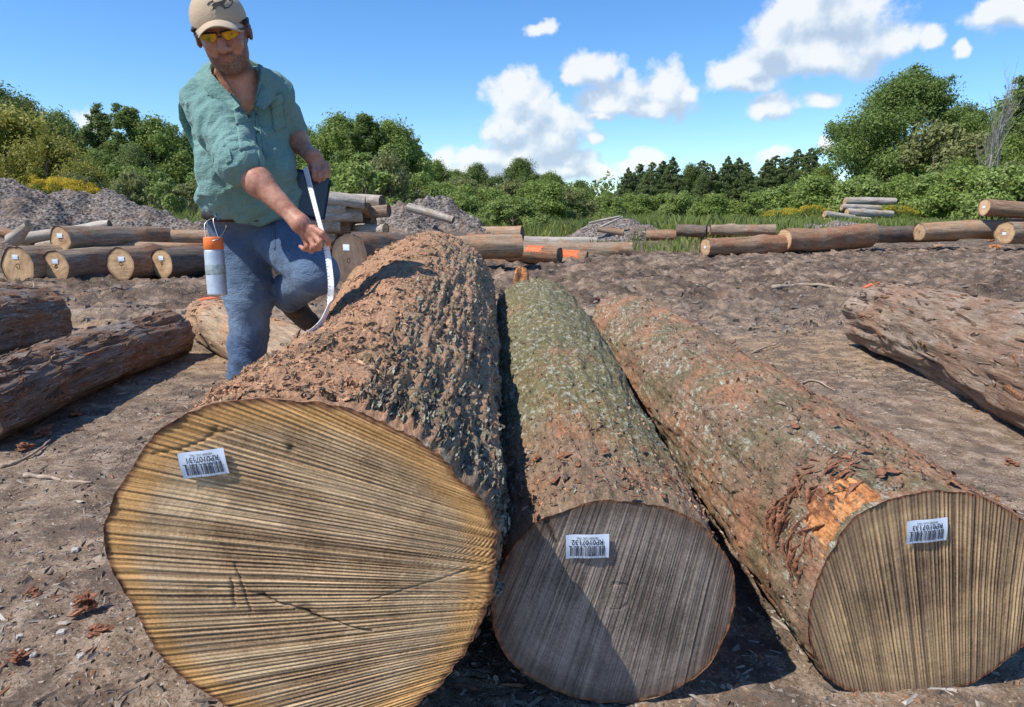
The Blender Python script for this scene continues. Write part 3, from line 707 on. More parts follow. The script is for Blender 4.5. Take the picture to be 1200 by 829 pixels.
log1, C1w, F1, prof1 = big_log(c1, (-.55, 4.55, .53), .435, out1, M_RED, C_OCHRE,
    'largest log in front with reddish crumbly bark and a wide striped ochre cut end', 440, 560, disp1, fan1, stripes(126, 11, 1.3, .35, .34), crack1,
    (240, 542, radians(7), .083), 'RP0107131', side1, 1, amp=.0040,
    mid=lambda S, T: -.235 * np.exp(-((S - .36) / .27) ** 2) * sstep(-.35, .55, np.cos(T)) - .055 * sstep(.15, .5, S) * sstep(.0, .7, -np.cos(T)) - .09 * sstep(.6, 1, S) * sstep(-.2, .8, np.cos(T)))

out2 = [(864,690),(858,660),(840,635),(815,614),(785,600),(752,591),(722,589),(690,592),(660,600),(632,612),(612,630),(592,655),(580,685),(577,715),(582,745),
        (600,775),(630,798),(670,816),(712,825),(760,820),(800,805),(832,778),(852,745),(862,715)]
c2 = (.229, 1.36, .262)
def fan2(y, z):
    a = radians(104); al = y * cos(a) + z * sin(a); ac = -y * sin(a) + z * cos(a); return al, ac * (1 + al * .5)
def crack2(y, z):
    n = fbm(V3(y * 30, z * 30, 1), 3, 5) * .008
    rr = np.abs(np.hypot(y - .0, z + .0) - .032); half = (y < .012)
    c = np.exp(-((rr + n) / .003) ** 2) * half * .35
    c += np.exp(-((segdist(y, z, (.155, .185), (.135, .135)) + n) / .006) ** 2) * .9
    return c
log2, C2w, F2, prof2_ = big_log(c2, (.17, 4.55, .35), .295, out2, M_MOSSY, C_GREY,
    'middle log in front with green mossy bark and a weathered grey cut end', 300, 460, disp_soft(61), fan2, stripes(160, 13, .8, .35, .18), crack2,
    (688, 639, radians(1), .093), 'RP0107132', lambda S, T: .12 + .88 * sstep(.05, .20, S + .05 * np.cos(T * 3)), 2, amp=.0028)

out3 = [(1226,690),(1222,650),(1208,620),(1180,597),(1145,581),(1105,576),(1065,580),(1030,590),(1004,606),(984,632),(968,662),(955,695),(949,725),(952,755),
        (962,780),(985,803),(1020,815),(1062,818),(1105,812),(1145,796),(1185,770),(1212,732)]
c3 = (.93, 1.40, .258)
def fan3(y, z):
    a = radians(78); al = y * cos(a) + z * sin(a); ac = -y * sin(a) + z * cos(a); return al, ac * (1 - al * .7)
def crack3(y, z): return np.zeros_like(y)
log3, C3w, F3, prof3_ = big_log(c3, (.76, 4.45, .30), .26, out3, M_LICH, C_BROWN,
    'right log in front with pale lichen spots and a brown ridged cut end', 300, 460, disp_soft(71, 1.1, .0035), fan3, stripes(126, 17, 1.1, .35, .34), crack3,
    (1084, 621, radians(5), .092), 'RP0107133', lambda S, T: np.clip(.42 + .7 * np.cos(T) + .5 * sstep(.6, .9, S), 0, 1), 3, amp=.0058)

bark_flakes(log1, 3000, .021, 2.0, M_FLR, 21, cond=lambda c: c[:, 1] > -.16, lift=.10, th=.20, ang=1.5)
bark_flakes(log1, 3400, .015, 3.2, M_FLG, 22, cond=lambda c: c[:, 1] < -.12, lift=.12, th=.30, ang=.18)
bark_flakes(log2, 1500, .013, 2.2, M_FLG, 23, lift=.25, th=.22, ang=.5)
bark_flakes(log2, 900, .013, 2.0, M_FLR, 24, xmax=.7, lift=.3, th=.25, ang=1.2)
bark_flakes(log3, 2200, .014, 2.4, M_FLB, 25, lift=.25, th=.22, ang=.5)
bark_flakes(log3, 700, .012, 2.0, M_FLG, 26, cond=lambda c: c[:, 1] > .05, lift=.2, th=.22, ang=.6)
# ------------------------------------------------------------------ other logs on the yard
G_LEFT = 'logs in the tagged row on the left'
def end_at(px, py, r, d=None, base=None):
    """centre of a log end seen at a pixel; base: pixel row where it meets the ground"""
    if d is None: d = gnd(px, base)[1]
    return at(px, py, d)
def log_face(px, py, r, base, dirx, diry, L, dz, r1, *args, d=None, **kw):
    c = end_at(px, py, r, d=d, base=base)
    dv = np.array([dirx, diry, 0.0]); dv /= np.linalg.norm(dv)
    return simple_log(c, c + dv * L + [0, 0, dz], r, r1, *args, **kw)
TG = (.06, .09, .10)
# the row of tagged logs on the left, about ten metres away
log_face(20, 312, .285, 335, .20, .98, 3.0, 0, .25, M_GREYB, C_TAN, 'leftmost log of the tagged row, its pale end by the left edge', G_LEFT, seed=11, tagpx=(.02, .13, .10))
log_face(65, 313, .235, 334, .22, .975, 3.0, 0, .20, M_GREYB, C_TAN, 'second log from the left in the tagged row, end cracked at its heart', G_LEFT, seed=12, tagpx=(-.0, .08, .10))
log_face(141, 310, .235, 334, .20, .98, 3.0, 0, .2, M_BROWNB, C_TAN, 'third log end from the left in the tagged row, with darker bark', G_LEFT, seed=13, tagpx=(-.02, .08, .10))
log_face(170, 309, .215, 329, .2, .98, 3.0, 0, .2, M_BROWNB, C_TAN, 'log end half hidden behind the rightmost end of the tagged row', G_LEFT, seed=14, tagpx=(-.02, .10, .10))
log_face(189, 309, .225, 332, .42, .91, 3.2, 0, .2, M_DARKB, C_TAN, 'rightmost log of the tagged row, dark bark running behind the man', G_LEFT, seed=15, tagpx=(.0, .08, .10))
log_face(70, 281, .20, 330, .25, .97, 2.2, -.05, .17, M_GREYB, C_TAN, 'tagged log lying on top of the left row with its round end raised', G_LEFT, seed=16, tagpx=(0, .06, .10))
log_gnd((122, 318), .20, (262, 314), .16, M_TANB, C_TAN, 'long pale peeled log lying behind the tagged row, upper one of two', 'long logs behind the tagged row', seed=17, lift0=.33, lift1=.28, rough=.7)
log_gnd((150, 322), .21, (285, 318), .20, M_TANB, C_TAN, 'long pinkish log lying behind the tagged row, lower one of two', 'long logs behind the tagged row', seed=18, rough=.7, lift0=.10, lift1=.1)
# foreground left
wl1 = log_gnd((-40, 530), .185, (203, 419), .175, M_WEATHG, C_DULL, 'weathered grey log with peeling bark and a knot, nearest on the left', 'weathered logs left of the big ones', seed=19, n=110, m=220, rough=1.5, furrow=2.4)
wl2 = log_gnd((-75, 440), .27, (58, 408), .25, M_WEATHG, C_DULL, 'dark lumpy log behind the nearest weathered log at the left edge', 'weathered logs left of the big ones', seed=23, n=90, m=140, rough=1.4)
wl3 = log_face(244, 374, .185, 399, .62, -.78, 2.5, -.02, .20, M_TANB, C_DULL, 'pinkish log lying beside the foot of the man, orange paint on its far end', 'weathered logs left of the big ones', seed=21, n=100, m=160, rough=1.1, furrow=1.5, paint=((.0, .05, .9, 2.0),))
# behind the man
log_face(325, 321, .17, 332, -.35, .94, 2.5, 0, .17, M_TANB, C_TAN, 'small pale log end seen between the legs of the man', None, seed=31)
log_face(408, 306, .385, 336, .55, .83, 2.6, 0, .33, M_DARKB, C_DULL, 'thick dark log end with one white tag, right of the man', None, seed=32, n=64, tagpx=(.03, .19, .13))
log_face(428, 292, .19, 313, .97, .22, 2.6, 0, .2, M_TANB, C_TAN, 'pale tan log lying behind the far end of the largest front log', None, seed=33, d=11.2)
# the pile right of the man
GP = 'bleached logs in the pile right of the man'
pile = [(456,247,.11,-.97,.2,3.0,M_GREYB,C_DULL,'short grey log topmost right in the pile right of the man'),
        (428,238,.115,-.95,-.12,3.2,M_PALEB,C_DULL,'bleached log on the very top of the pile right of the man'),
        (448,238,.13,-.9,.3,2.6,M_PALEB,C_DULL,'bleached thin log reaching farther right just under the top of the pile'),
        (424,251,.125,-.96,-.26,3.0,M_PALEB,C_DULL,'crooked bleached log sloping down to the left across the pile'),
        (438,262,.15,-.95,.2,2.6,M_DARKB,C_DULL,'dark log deep in the shade of the pile, upper one'),
        (415,268,.15,-.93,.18,2.4,M_PALEB,C_DULL,'grey log with a dark end and a small tag, low in the pile'),
        (444,277,.15,-.95,.25,2.6,M_DARKB,C_DULL,'dark log deep in the shade of the pile, lower one'),
        (396,277,.14,-.97,.1,1.8,M_PALEB,C_TAN,'stubby pale log end beside the hand of the man'),
        (425,288,.17,-.95,.2,2.6,M_DARKB,C_DULL,'dark log at the bottom of the pile, right side'),
        (404,244,.09,-.80,-.35,1.6,M_PALEB,C_TAN,'thin pale log poking out left under the top of the pile'),
        (433,245,.085,-.85,.30,1.5,M_GREYB,C_DULL,'thin grey pole wedged between the two top logs of the pile'),
        (410,258,.11,-.99,.05,1.6,M_GREYB,C_DULL,'grey log under the crooked bleached one in the pile'),
        (452,268,.09,-.7,.5,1.2,M_PALEB,C_TAN,'short pale end sticking out at the right side of the pile'),
        (399,265,.12,-.95,-.2,1.4,M_PALEB,C_DULL,'pale log just above the hand of the man in the pile'),
        (388,291,.17,-.95,.2,2.6,M_DARKB,C_DULL,'dark log at the bottom of the pile, left side')]
for i, (px, py, r, dx, dy, L, bk, ct, lab) in enumerate(pile):
    log_face(px, py, r, 0, dx, dy, min(L, 1.9), (-.25 if 'sloping' in lab else (.1 if i == 1 else 0)), r * .9, bk, ct, lab, GP, seed=40 + i, d=(11.75 if r < .125 else 12.0) + .12 * (i % 3) + (.25 if i in (0, 4, 6) else 0), rough=2.5, bend=.15 if i in (1, 3) else [-.10, .08, .12][i % 3],
             tagpx=(0, 0, .06) if i == 5 else None)
# middle
log_face(656, 300, .17, 311, -.90, .44, 2.6, .06, .19, M_BROWNB, C_DULL, 'brown log with an orange paint patch near its end, left of the two painted ones', 'painted logs in the middle', seed=51, paint=((.12, .26, .3, 1.5),), d=13.4)
log_face(688, 303, .15, 312, -.96, .28, 1.5, .03, .16, M_BROWNB, C_DULL, 'brown log with a wide orange paint ring, right of the two painted ones', 'painted logs in the middle', seed=52, paint=((.10, .40, -.3, 1.9),), d=13.9)
log_face(612, 275, .20, 290, -.97, .25, 2.4, 0, .17, M_TANB, C_DULL, 'short tan log behind the painted logs', None, seed=53, d=16.5)
log_face(578, 281, .13, 290, -.97, .25, 1.8, 0, .12, M_BROWNB, C_DULL, 'thin brown log tucked behind the short tan log', None, seed=54, d=15.5)
log_face(741, 293, .17, 300, -.985, .17, 3.0, 0, .16, M_GREYB, C_DULL, 'dark ended grey log, right one of two side by side in the middle', 'pair of dark ended grey logs', seed=55, d=15.4)
log_face(725, 294, .15, 300, -.985, .17, 2.6, 0, .15, M_GREYB, C_DULL, 'dark ended grey log, left one of two side by side in the middle', 'pair of dark ended grey logs', seed=56, d=15.0)
log_face(700, 284, .14, 290, -.99, .1, 2.6, 0, .14, M_PALEB, C_DULL, 'bleached long log behind the pair of dark ended grey logs', None, seed=57, d=17.5)
log_face(793, 276, .16, 283, -.97, .25, .95, 0, .17, M_BROWNB, C_DULL, 'short brown stub lying alone before the grass in the middle', None, seed=58, d=22)
log_face(731, 273, .10, 280, -.97, .25, .8, .1, .09, M_GREYB, C_DULL, 'thin grey stick of wood by the small mound in the middle', None, seed=59, d=21)
log_face(828, 271, .19, 280, -.9, .43, .9, 0, .19, M_DARKB, C_DULL, 'stubby dark log right of the middle, ends facing right', None, seed=60, d=21.5)
log_face(854, 271, .13, 278, -.9, .43, 1.0, 0, .14, M_GREYB, C_DULL, 'little grey log between the stubby dark log and the long right row', None, seed=61, d=22)
log_face(908, 270, .17, 278, -.99, .12, 1.9, 0, .15, M_GREYB, C_DULL, 'pale long log behind the leftmost log of the right row', None, seed=62, d=21)
# right row
GR = 'tagged logs in the row on the right'
log_face(826, 290, .21, 301, .955, .29, 2.75, .06, .22, M_BROWNB, C_TAN, 'leftmost log of the right row, tan end with a tag and dark bark', GR, seed=71, tagpx=(0, .0, .09), d=15.7)
log_face(918, 281, .265, 296, .93, .37, 2.7, .02, .30, M_BROWNB, C_TAN, 'thick curved log second from the left in the right row', GR, seed=72, tagpx=(0, -.02, .10), bend=-.12, d=16.2)
log_face(1014, 275, .20, 290, .955, .29, 3.0, 0, .22, M_DARKB, C_TAN, 'grey mottled log behind the thick curved one in the right row', GR, seed=73, tagpx=(0, 0, .08), d=17.8)
log_face(1077, 272, .215, 286, .985, .17, 3.6, .10, .24, M_TANB, C_TAN, 'straight smooth log right of the grey mottled one in the right row', GR, seed=74, tagpx=None, d=17.2)
log_face(1177, 273, .265, 288, .97, .24, 3.6, 0, .26, M_GREYB, C_TAN, 'rightmost log on the ground in the right row, large tan end', GR, seed=75, tagpx=(0, -.02, .10), d=16.6)
log_face(1153, 243, .205, 288, .97, .10, 3.4, -.28, .21, M_BROWNB, C_TAN, 'log raised on top of the right row, sloping down to the right', GR, seed=76, tagpx=(0, .0, .09), d=17.3)
log_face(1190, 258, .19, 288, .97, -.05, 2.4, .15, .19, M_PALEB, C_DULL, 'pale grey log behind the raised one at the right edge', GR, seed=77, d=18.2)
# white stack far back in the grass
for i, (px, py, r, L, lab) in enumerate([(990,236,.20,2.6,'topmost white birch like log in the far stack in the grass'),(986,243,.17,2.0,'second white log from the top of the far stack in the grass'),
                                     (992,249,.19,2.4,'third white log from the top of the far stack in the grass'),(968,256,.20,2.3,'long white log at the bottom of the far stack'),(966,251,.16,1.6,'white log sticking out to the left of the far stack')]):
    log_face(px, py, r, 0, .98, .05 * i, L, -.05 * i, r * .9, M_PALEB, C_TAN, lab, 'white logs in the far stack', seed=80 + i, d=36 - i * .8)
# big weathered log on the right
wl4 = log_gnd((1020, 408), .25, (1290, 535), .30, M_WEATH, C_DULL, 'thick weathered tan log with torn bark on the right side', None, seed=94, n=150, m=260, rough=1.3, furrow=2.4, bend=.05, paint=((.012, .04, 1.6, 2.1),))
# splinter blocks in the right row
def chunk(name, c, s, mat, label, cat, seed, group=None, rz=0):
    """a broken angular piece"""
    r = np.random.default_rng(seed); nu, nv = 12, 7
    u, v = np.meshgrid(np.arange(nu) * 2 * pi / nu, np.linspace(0.02, pi - .02, nv))
    P = np.stack([np.sin(v) * np.cos(u), np.sin(v) * np.sin(u), np.cos(v)], -1)
    P = np.sign(P) * np.abs(P) ** .62
    P = P * (1 + .28 * fbm(P * 1.7 + seed, 3, seed)[..., None]) * np.asarray(s)
    a = rz; R = np.array([[cos(a), -sin(a), 0], [sin(a), cos(a), 0], [0, 0, 1]])
    me = mesh_np(name, P.reshape(-1, 3) @ R.T, grid_faces(nu, nv, wrap_u=True)[:, ::-1], smooth=False)
    return link(name, me, mat, None, c, label, cat, group)
g = gnd(1160, 285); g[2] += .13; chunk('wood_block', g, (.11, .08, .09), M_SPLIT, 'split orange wood block leaning against the straight log in the right row', 'wood block', 3)
g = gnd(1166, 292); g[2] += .05; chunk('wood_block', g, (.15, .10, .07), M_SPLIT, 'flat orange wood block lowest beside the large tan end on the right', 'wood block', 4)
g = gnd(1100, 292); g[2] += .05; chunk('wood_block', g, (.16, .09, .07), M_TANB, 'pinkish broken wood piece before the straight log on the right', 'wood block', 5)
# stump and sticks at the far left
log_face(40, 283, .10, 0, -.97, .1, .9, .22, .08, M_GREYB, C_DULL, 'grey stick leaning at the left, upper one, beside the mulch mound', 'grey sticks by the left mound', seed=95, d=12.4)
log_face(24, 280, .09, 0, .95, .1, 1.5, .22, .09, M_PALEB, C_DULL, 'longer grey stick rising to the right above the tagged row', 'grey sticks by the left mound', seed=96, d=12.0)
log_face(44, 290, .07, 0, .95, .1, 1.2, .26, .06, M_PALEB, C_DULL, 'thin grey stick below the longer rising one', 'grey sticks by the left mound', seed=97, d=11.8)
log_face(15, 282, .12, 0, .35, -.1, .40, .25, .07, M_PALEB, C_TAN, 'small pale stump like stub at the left edge above the tagged row', None, seed=98, d=11.5)
# orange split stump wedge behind the middle log
g = at(611, 330, 4.9); chunk('wood_splinter', g + [0, 0, -.03], (.06, .05, .12), M_SPLIT, 'orange freshly split wedge of wood sticking up behind the middle front log', 'splinter', 8)

# ------------------------------------------------------------------ mounds of bark mulch
def mulch_mat():
    def f(b, p):
        co = b.obj(); n = b.noise(co, 7, 8, .75); m = b.noise(co, 1.2, 4, .6); v = b.vor(b.scale(co, (1, 1, 1.6)), 14)
        col = b.ramp(b.math('ADD', b.math('MULTIPLY', n, .7), b.math('MULTIPLY', v, .4)), [(.38, (.045, .035, .03)), (.52, (.17, .14, .12)), (.68, (.36, .31, .27)), (.8, (.52, .46, .41))])
        col = b.mix(b.math('MULTIPLY', b.step(m, .52, .6), .6), col, (.30, .21, .15))
        setp(b, p, col, .95, b.bump(b.math('SUBTRACT', n, b.math('MULTIPLY', v, .4)), 1.0, .07), .1)
    return material('bark_mulch', f)
M_MULCH = mulch_mat()
def mound(px, base, w, dpt, h, label, seed, d=None):
    d = d or gnd(px, base)[1]; c = at(px, base, d); cx, cyy = c[0], c[1]
    n = 110; X, Y = np.meshgrid(np.linspace(-1.15, 1.15, n), np.linspace(-1.15, 1.15, 70))
    r = np.sqrt(X * X + Y * Y); f = fbm(V3(X * 2.2, Y * 2.2, seed), 5, seed, .6)
    H = np.clip(1 - r ** 1.5 + .38 * f, -.15, 2); z = h * H * .95
    wx = cx + X * w; wy = cyy + Y * dpt
    z = z + h * .10 * fbm(V3(wx * 3.5, wy * 3.5, z * 3), 4, seed + 3, .65) * sstep(-.1, .2, H)
    z = z + ground_h(wx, wy) - .04
    v = np.stack([wx - cx, wy - cyy, z], -1).reshape(-1, 3)
    me = mesh_np('mulch_mound', v, grid_faces(n, 70), smooth=True)
    return link('mulch_mound', me, M_MULCH, None, (cx, cyy, 0), label, 'mound')
mound(-10, 300, 3.6, 2.5, 2.0, 'grey bark mulch mound at the left edge, the tallest one', 201, d=16.0)
mound(125, 290, 3.6, 2.5, 1.62, 'long dark bark mulch mound below the yellow flowers', 202, d=17.5)
mound(170, 300, 1.5, 1.0, .72, 'small light grey mulch heap in front of the long dark mound', 203, d=14.5)
mound(508, 290, 2.2, 1.6, 1.42, 'bark mulch mound with a grey log on it, right of the log pile', 204, d=17.0)
mound(725, 275, 2.1, 1.2, .85, 'low dark mulch mound in front of the grass in the middle', 205, d=25)
mound(985, 270, 2.8, 1.2, .75, 'low grey mulch mound behind the curved log of the right row', 206, d=24)
log_face(478, 243, .10, 0, .97, -.3, 1.1, -.28, .08, M_PALEB, C_DULL, 'grey stick lying on the mulch mound right of the pile', None, seed=99, d=15.8)
for i, (px, py, a, L) in enumerate([(690,262,.5,1.1),(700,268,.9,.9),(752,272,-.5,1.0)]):
    log_face(px, py, .045, 0, cos(a), .1, L, sin(a) * .5, .03, M_PALEB, C_DULL, ['pale stick leaning left end of the low middle mound','second pale stick leaning on the low middle mound, lower','pale stick sloping down at the right of the low middle mound'][i], 'sticks on the low middle mound', seed=120 + i, d=24, n=12, m=8)

for lg_, n_, mt_, sd_ in ((wl1, 650, M_FLB, 31), (wl2, 400, M_FLB, 32), (wl3, 350, M_FLR, 33), (wl4, 800, M_FLB, 34)): bark_flakes(lg_, n_, .034, 5.5, mt_, sd_, lift=.3, th=.14, ang=.16)
# ------------------------------------------------------------------ foliage
def leaf_mat(name, col, col2, tr=.35):
    def f(b, p):
        co = b.obj(); r = b.rnd(); n = b.noise(b.vmath('ADD', co, b.comb(r, r, r)), .9, 4, .6); v = b.attr('tone')
        t = b.math('ADD', b.math('MULTIPLY', v, .65), b.math('MULTIPLY', n, .35))
        c = b.ramp(t, [(.2, tuple(x * .72 for x in col)), (.5, col), (.85, col2)])
        c = b.mix(b.math('MULTIPLY', r, .28), c, tuple(x * .7 for x in col))
        setp(b, p, c, .55, None, .3)
        t_ = b.new('ShaderNodeBsdfTranslucent'); b.put(t_.inputs[0], b.mix(.5, c, col2))
        mx = b.new('ShaderNodeMixShader'); b.put(mx.inputs[0], tr); b.l.new(p.outputs[0], mx.inputs[1]); b.l.new(t_.outputs[0], mx.inputs[2])
        return {'shader': mx.outputs[0]}
    return material(name, f)
L_OAK = leaf_mat('oak_leaves', (0.159, 0.226, 0.052), (0.288, 0.370, 0.103))
L_DARK = leaf_mat('dark_leaves', (0.144, 0.198, 0.052), (0.259, 0.321, 0.091))
L_MID = leaf_mat('mid_green_leaves', (0.216, 0.295, 0.063), (0.375, 0.451, 0.117))
L_LIGHT = leaf_mat('light_green_leaves', (0.250, 0.331, 0.083), (0.390, 0.464, 0.143))
L_OLIVE = leaf_mat('olive_leaves', (0.259, 0.274, 0.097), (0.389, 0.397, 0.150))
L_YELL = leaf_mat('yellow_green_leaves', (.28, .28, .05), (.46, .43, .10))
L_PINE = leaf_mat('pine_needles', (.15, .20, .065), (.25, .30, .11))
L_FLOW = leaf_mat('goldenrod_flowers', (.62, .44, .03), (.85, .64, .06), .3)
M_TRUNK = bark_material('tree_bark', (.20, .165, .135), (.05, .04, .03), (.2, .15, .1), .2, stretch=1, scale=8, bumpd=.02)
M_DEADW = plain('dead_grey_wood', (.31, .28, .25), .9, .1, var=(6, .3))

def leaves(centres, radii, count, size, seed, flat=.8, upb=.4):
    """leaf sprays: small bent quads scattered on and in the clumps"""
    r = np.random.default_rng(seed); centres = np.asarray(centres, float); radii = np.asarray(radii, float)
    count = int(count * 2); size = size * .58
    w = radii ** 1.7; w = w / w.sum(); k = r.choice(len(centres), count, p=w)
    d = r.normal(size=(count, 3)); d[:, 2] += upb * .6; d /= np.linalg.norm(d, axis=1)[:, None]
    rad = radii[k] * (1.12 - .85 * r.random(count) ** 1.3) * (1 + .22 * r.normal(size=count) * .6)
    p = centres[k] + d * rad[:, None] * [1, 1, flat]
    nrm = d + .75 * r.normal(size=(count, 3)); nrm[:, 2] += .35; nrm /= np.linalg.norm(nrm, axis=1)[:, None]
    a = np.cross(nrm, r.normal(size=(count, 3))); a /= np.linalg.norm(a, axis=1)[:, None]; b_ = np.cross(nrm, a)
    s = size * (.6 + .8 * r.random(count))[:, None]
    ln = a * s * 1.25; wd = b_ * s * .55
    v = np.stack([p - ln, p + wd * 1.5 + nrm * s * .15, p + ln * .8 - wd], 1).reshape(-1, 3)
    q = np.arange(count * 3).reshape(-1, 3)
    ct = r.random(len(centres))[k]; tone = np.repeat(np.clip(.5 * ct + .5 * r.random(count), 0, 1), 3)
    return v, q, tone
def crown_mesh(name, C, R, count, size, seed, **kw):
    v, q, t = leaves(C, R, count, size, seed, **kw); me = mesh_np(name, v, q, smooth=False); set_attr(me, 'tone', t); return me
def blob_clumps(shape, nclump, seed, rc=(.10, .2)):
    """clump centres for a crown of unit height, unit width"""
    r = np.random.default_rng(seed); C = []; R = []
    while len(C) < nclump:
        z = r.random(); 
        if shape == 'round': w = .5 * sqrt(max(0, 1 - (2 * z - .92) ** 2 * .98)) * (.72 + .28 * (z < .75))
        elif shape == 'tall': w = .5 * min(1, 2.2 * z + .35) * (1 - z ** 2.2) ** .6
        elif shape == 'cone': w = .5 * (1 - z) ** .68 * min(1, 4 * z + .3) + .012
        else: w = .5 * (1 - z ** 2.5) ** .5
        a = r.random() * 2 * pi; rr = w * sqrt(r.random() * .75 + .25) * r.uniform(.6, 1.08)
        big_ = r.uniform(.55, 1.25); C.append((rr * cos(a), rr * sin(a), z * .93 + .02)); R.append(big_ * r.uniform(*rc) * (.55 if shape == 'cone' else 1) * (1.02 - .82 * z if shape == 'cone' else 1 - .45 * z if shape == 'tall' else 1))
    if shape in ('round', 'bush', 'tall'):            # small sprays that break the outline
        C0 = np.array(C); 
        for k in range(int(nclump * .7)):
            c = C0[r.integers(len(C0))]; d = r.normal(size=3); d[2] = abs(d[2]) * .9; d /= np.linalg.norm(d); o = np.array([c[0], c[1], (c[2] - .5) * .9])
            q = c + (d * .35 + o / (np.linalg.norm(o) + .05) * .65) * r.uniform(.05, .15)
            C.append(tuple(q)); R.append(r.uniform(*rc) * r.uniform(.28, .5))
    return np.array(C), np.array(R)
PROT = {}
def tree_proto(kind, shape, nclump, count, size, seed, W, H, leafmat, barkmat, rc=(.10, .19), trunk=.25, name='broadleaf_tree'):
    C, R = blob_clumps(shape, nclump, seed, rc); r = np.random.default_rng(seed + 1)
    z0 = H * trunk * .6; C2 = C * [W, W, H - z0] + [0, 0, z0]; R2 = R * (W + H) * .5
    cm = crown_mesh('crown', C2, R2, count, size, seed); cm.materials.append(leafmat)
    mb = MB(); tr = .028 * H
    pts = np.array([[0, 0, -.3], [.02 * W, 0, H * .2], [-.01 * W, .02 * W, H * .45], [.02 * W, 0, H * .7], [0, 0, H * .9]])
    mb.tube(pts, [tr, tr * .8, tr * .6, tr * .35, tr * .1], 9)
    for i in r.choice(len(C2), min(16, len(C2)), replace=False):
        c = C2[i]; zb = max(H * .12, min(c[2] * .55, H * .7)); s = np.array([0, 0, zb]); m = (s + c) / 2 + r.normal(size=3) * .04 * W
        mb.tube([s, m, c], [tr * .4, tr * .25, tr * .06], 6, caps=False)
    tm = mb.mesh('trunk', True); tm.materials.append(barkmat)
    set_attr(tm, 'cav', np.zeros(len(tm.vertices)))
    PROT[kind] = (cm, tm, H, name)
def put_tree(kind, px, Y, top, label, group=None, sx=1.0, rz=None, cat='tree', name=None):
    """stands Y metres ahead at that pixel column, its top reaching the pixel row 'top'"""
    cm, tm, H, nm = PROT[kind]; c = at(px, 245, Y); zt = at(px, top, Y)[2]; base = gz(c[0], c[1]) - .05; s = (zt - base) / H
    root = empty(name or nm, (c[0], c[1], base), label=label, cat=cat, group=group)
    root.scale = (s * sx, s * sx, s); root.rotation_euler = (0, 0, rz if rz is not None else random.uniform(0, 6.28))
    link('crown', cm, None, root); link('trunk', tm, None, root)
    return root
tree_proto('oak', 'round', 190, 62000, .165, 301, 13, 12, L_OAK, M_TRUNK, rc=(.075, .13), trunk=.05, name='oak_tree')
tree_proto('round1', 'round', 95, 24000, .15, 302, 7.5, 8.5, L_DARK, M_TRUNK, trunk=.12)
tree_proto('round2', 'round', 90, 22000, .15, 303, 7, 7.5, L_MID, M_TRUNK, trunk=.08)
tree_proto('tall1', 'tall', 130, 20000, .15, 304, 4.6, 9, L_DARK, M_TRUNK, rc=(.07, .13), trunk=.12)
tree_proto('tall2', 'tall', 120, 18000, .15, 305, 4.4, 8.5, L_OAK, M_TRUNK, rc=(.07, .13), trunk=.1)
tree_proto('cone1', 'cone', 300, 24000, .13, 306, 5.6, 9, L_PINE, M_TRUNK, rc=(.10, .17), name='evergreen_tree')
tree_proto('cone2', 'cone', 280, 23000, .13, 307, 6.2, 8, L_PINE, M_TRUNK, rc=(.10, .17), name='evergreen_tree')
tree_proto('yell', 'bush', 60, 17000, .13, 308, 7, 5, L_YELL, M_TRUNK, trunk=.02)
tree_proto('olive', 'bush', 40, 9000, .13, 309, 5, 3.4, L_OLIVE, M_TRUNK, trunk=.02, name='shrub')
tree_proto('bush1', 'bush', 34, 8000, .11, 310, 4, 2.6, L_MID, M_TRUNK, trunk=.02, name='shrub')
tree_proto('bush2', 'tall', 26, 2600, .105, 311, 2.4, 2.8, L_LIGHT, M_TRUNK, rc=(.08, .16), trunk=.05, name='sapling')
tree_proto('bush3', 'bush', 34, 7000, .11, 312, 4, 2.4, L_LIGHT, M_TRUNK, trunk=.02, name='shrub')

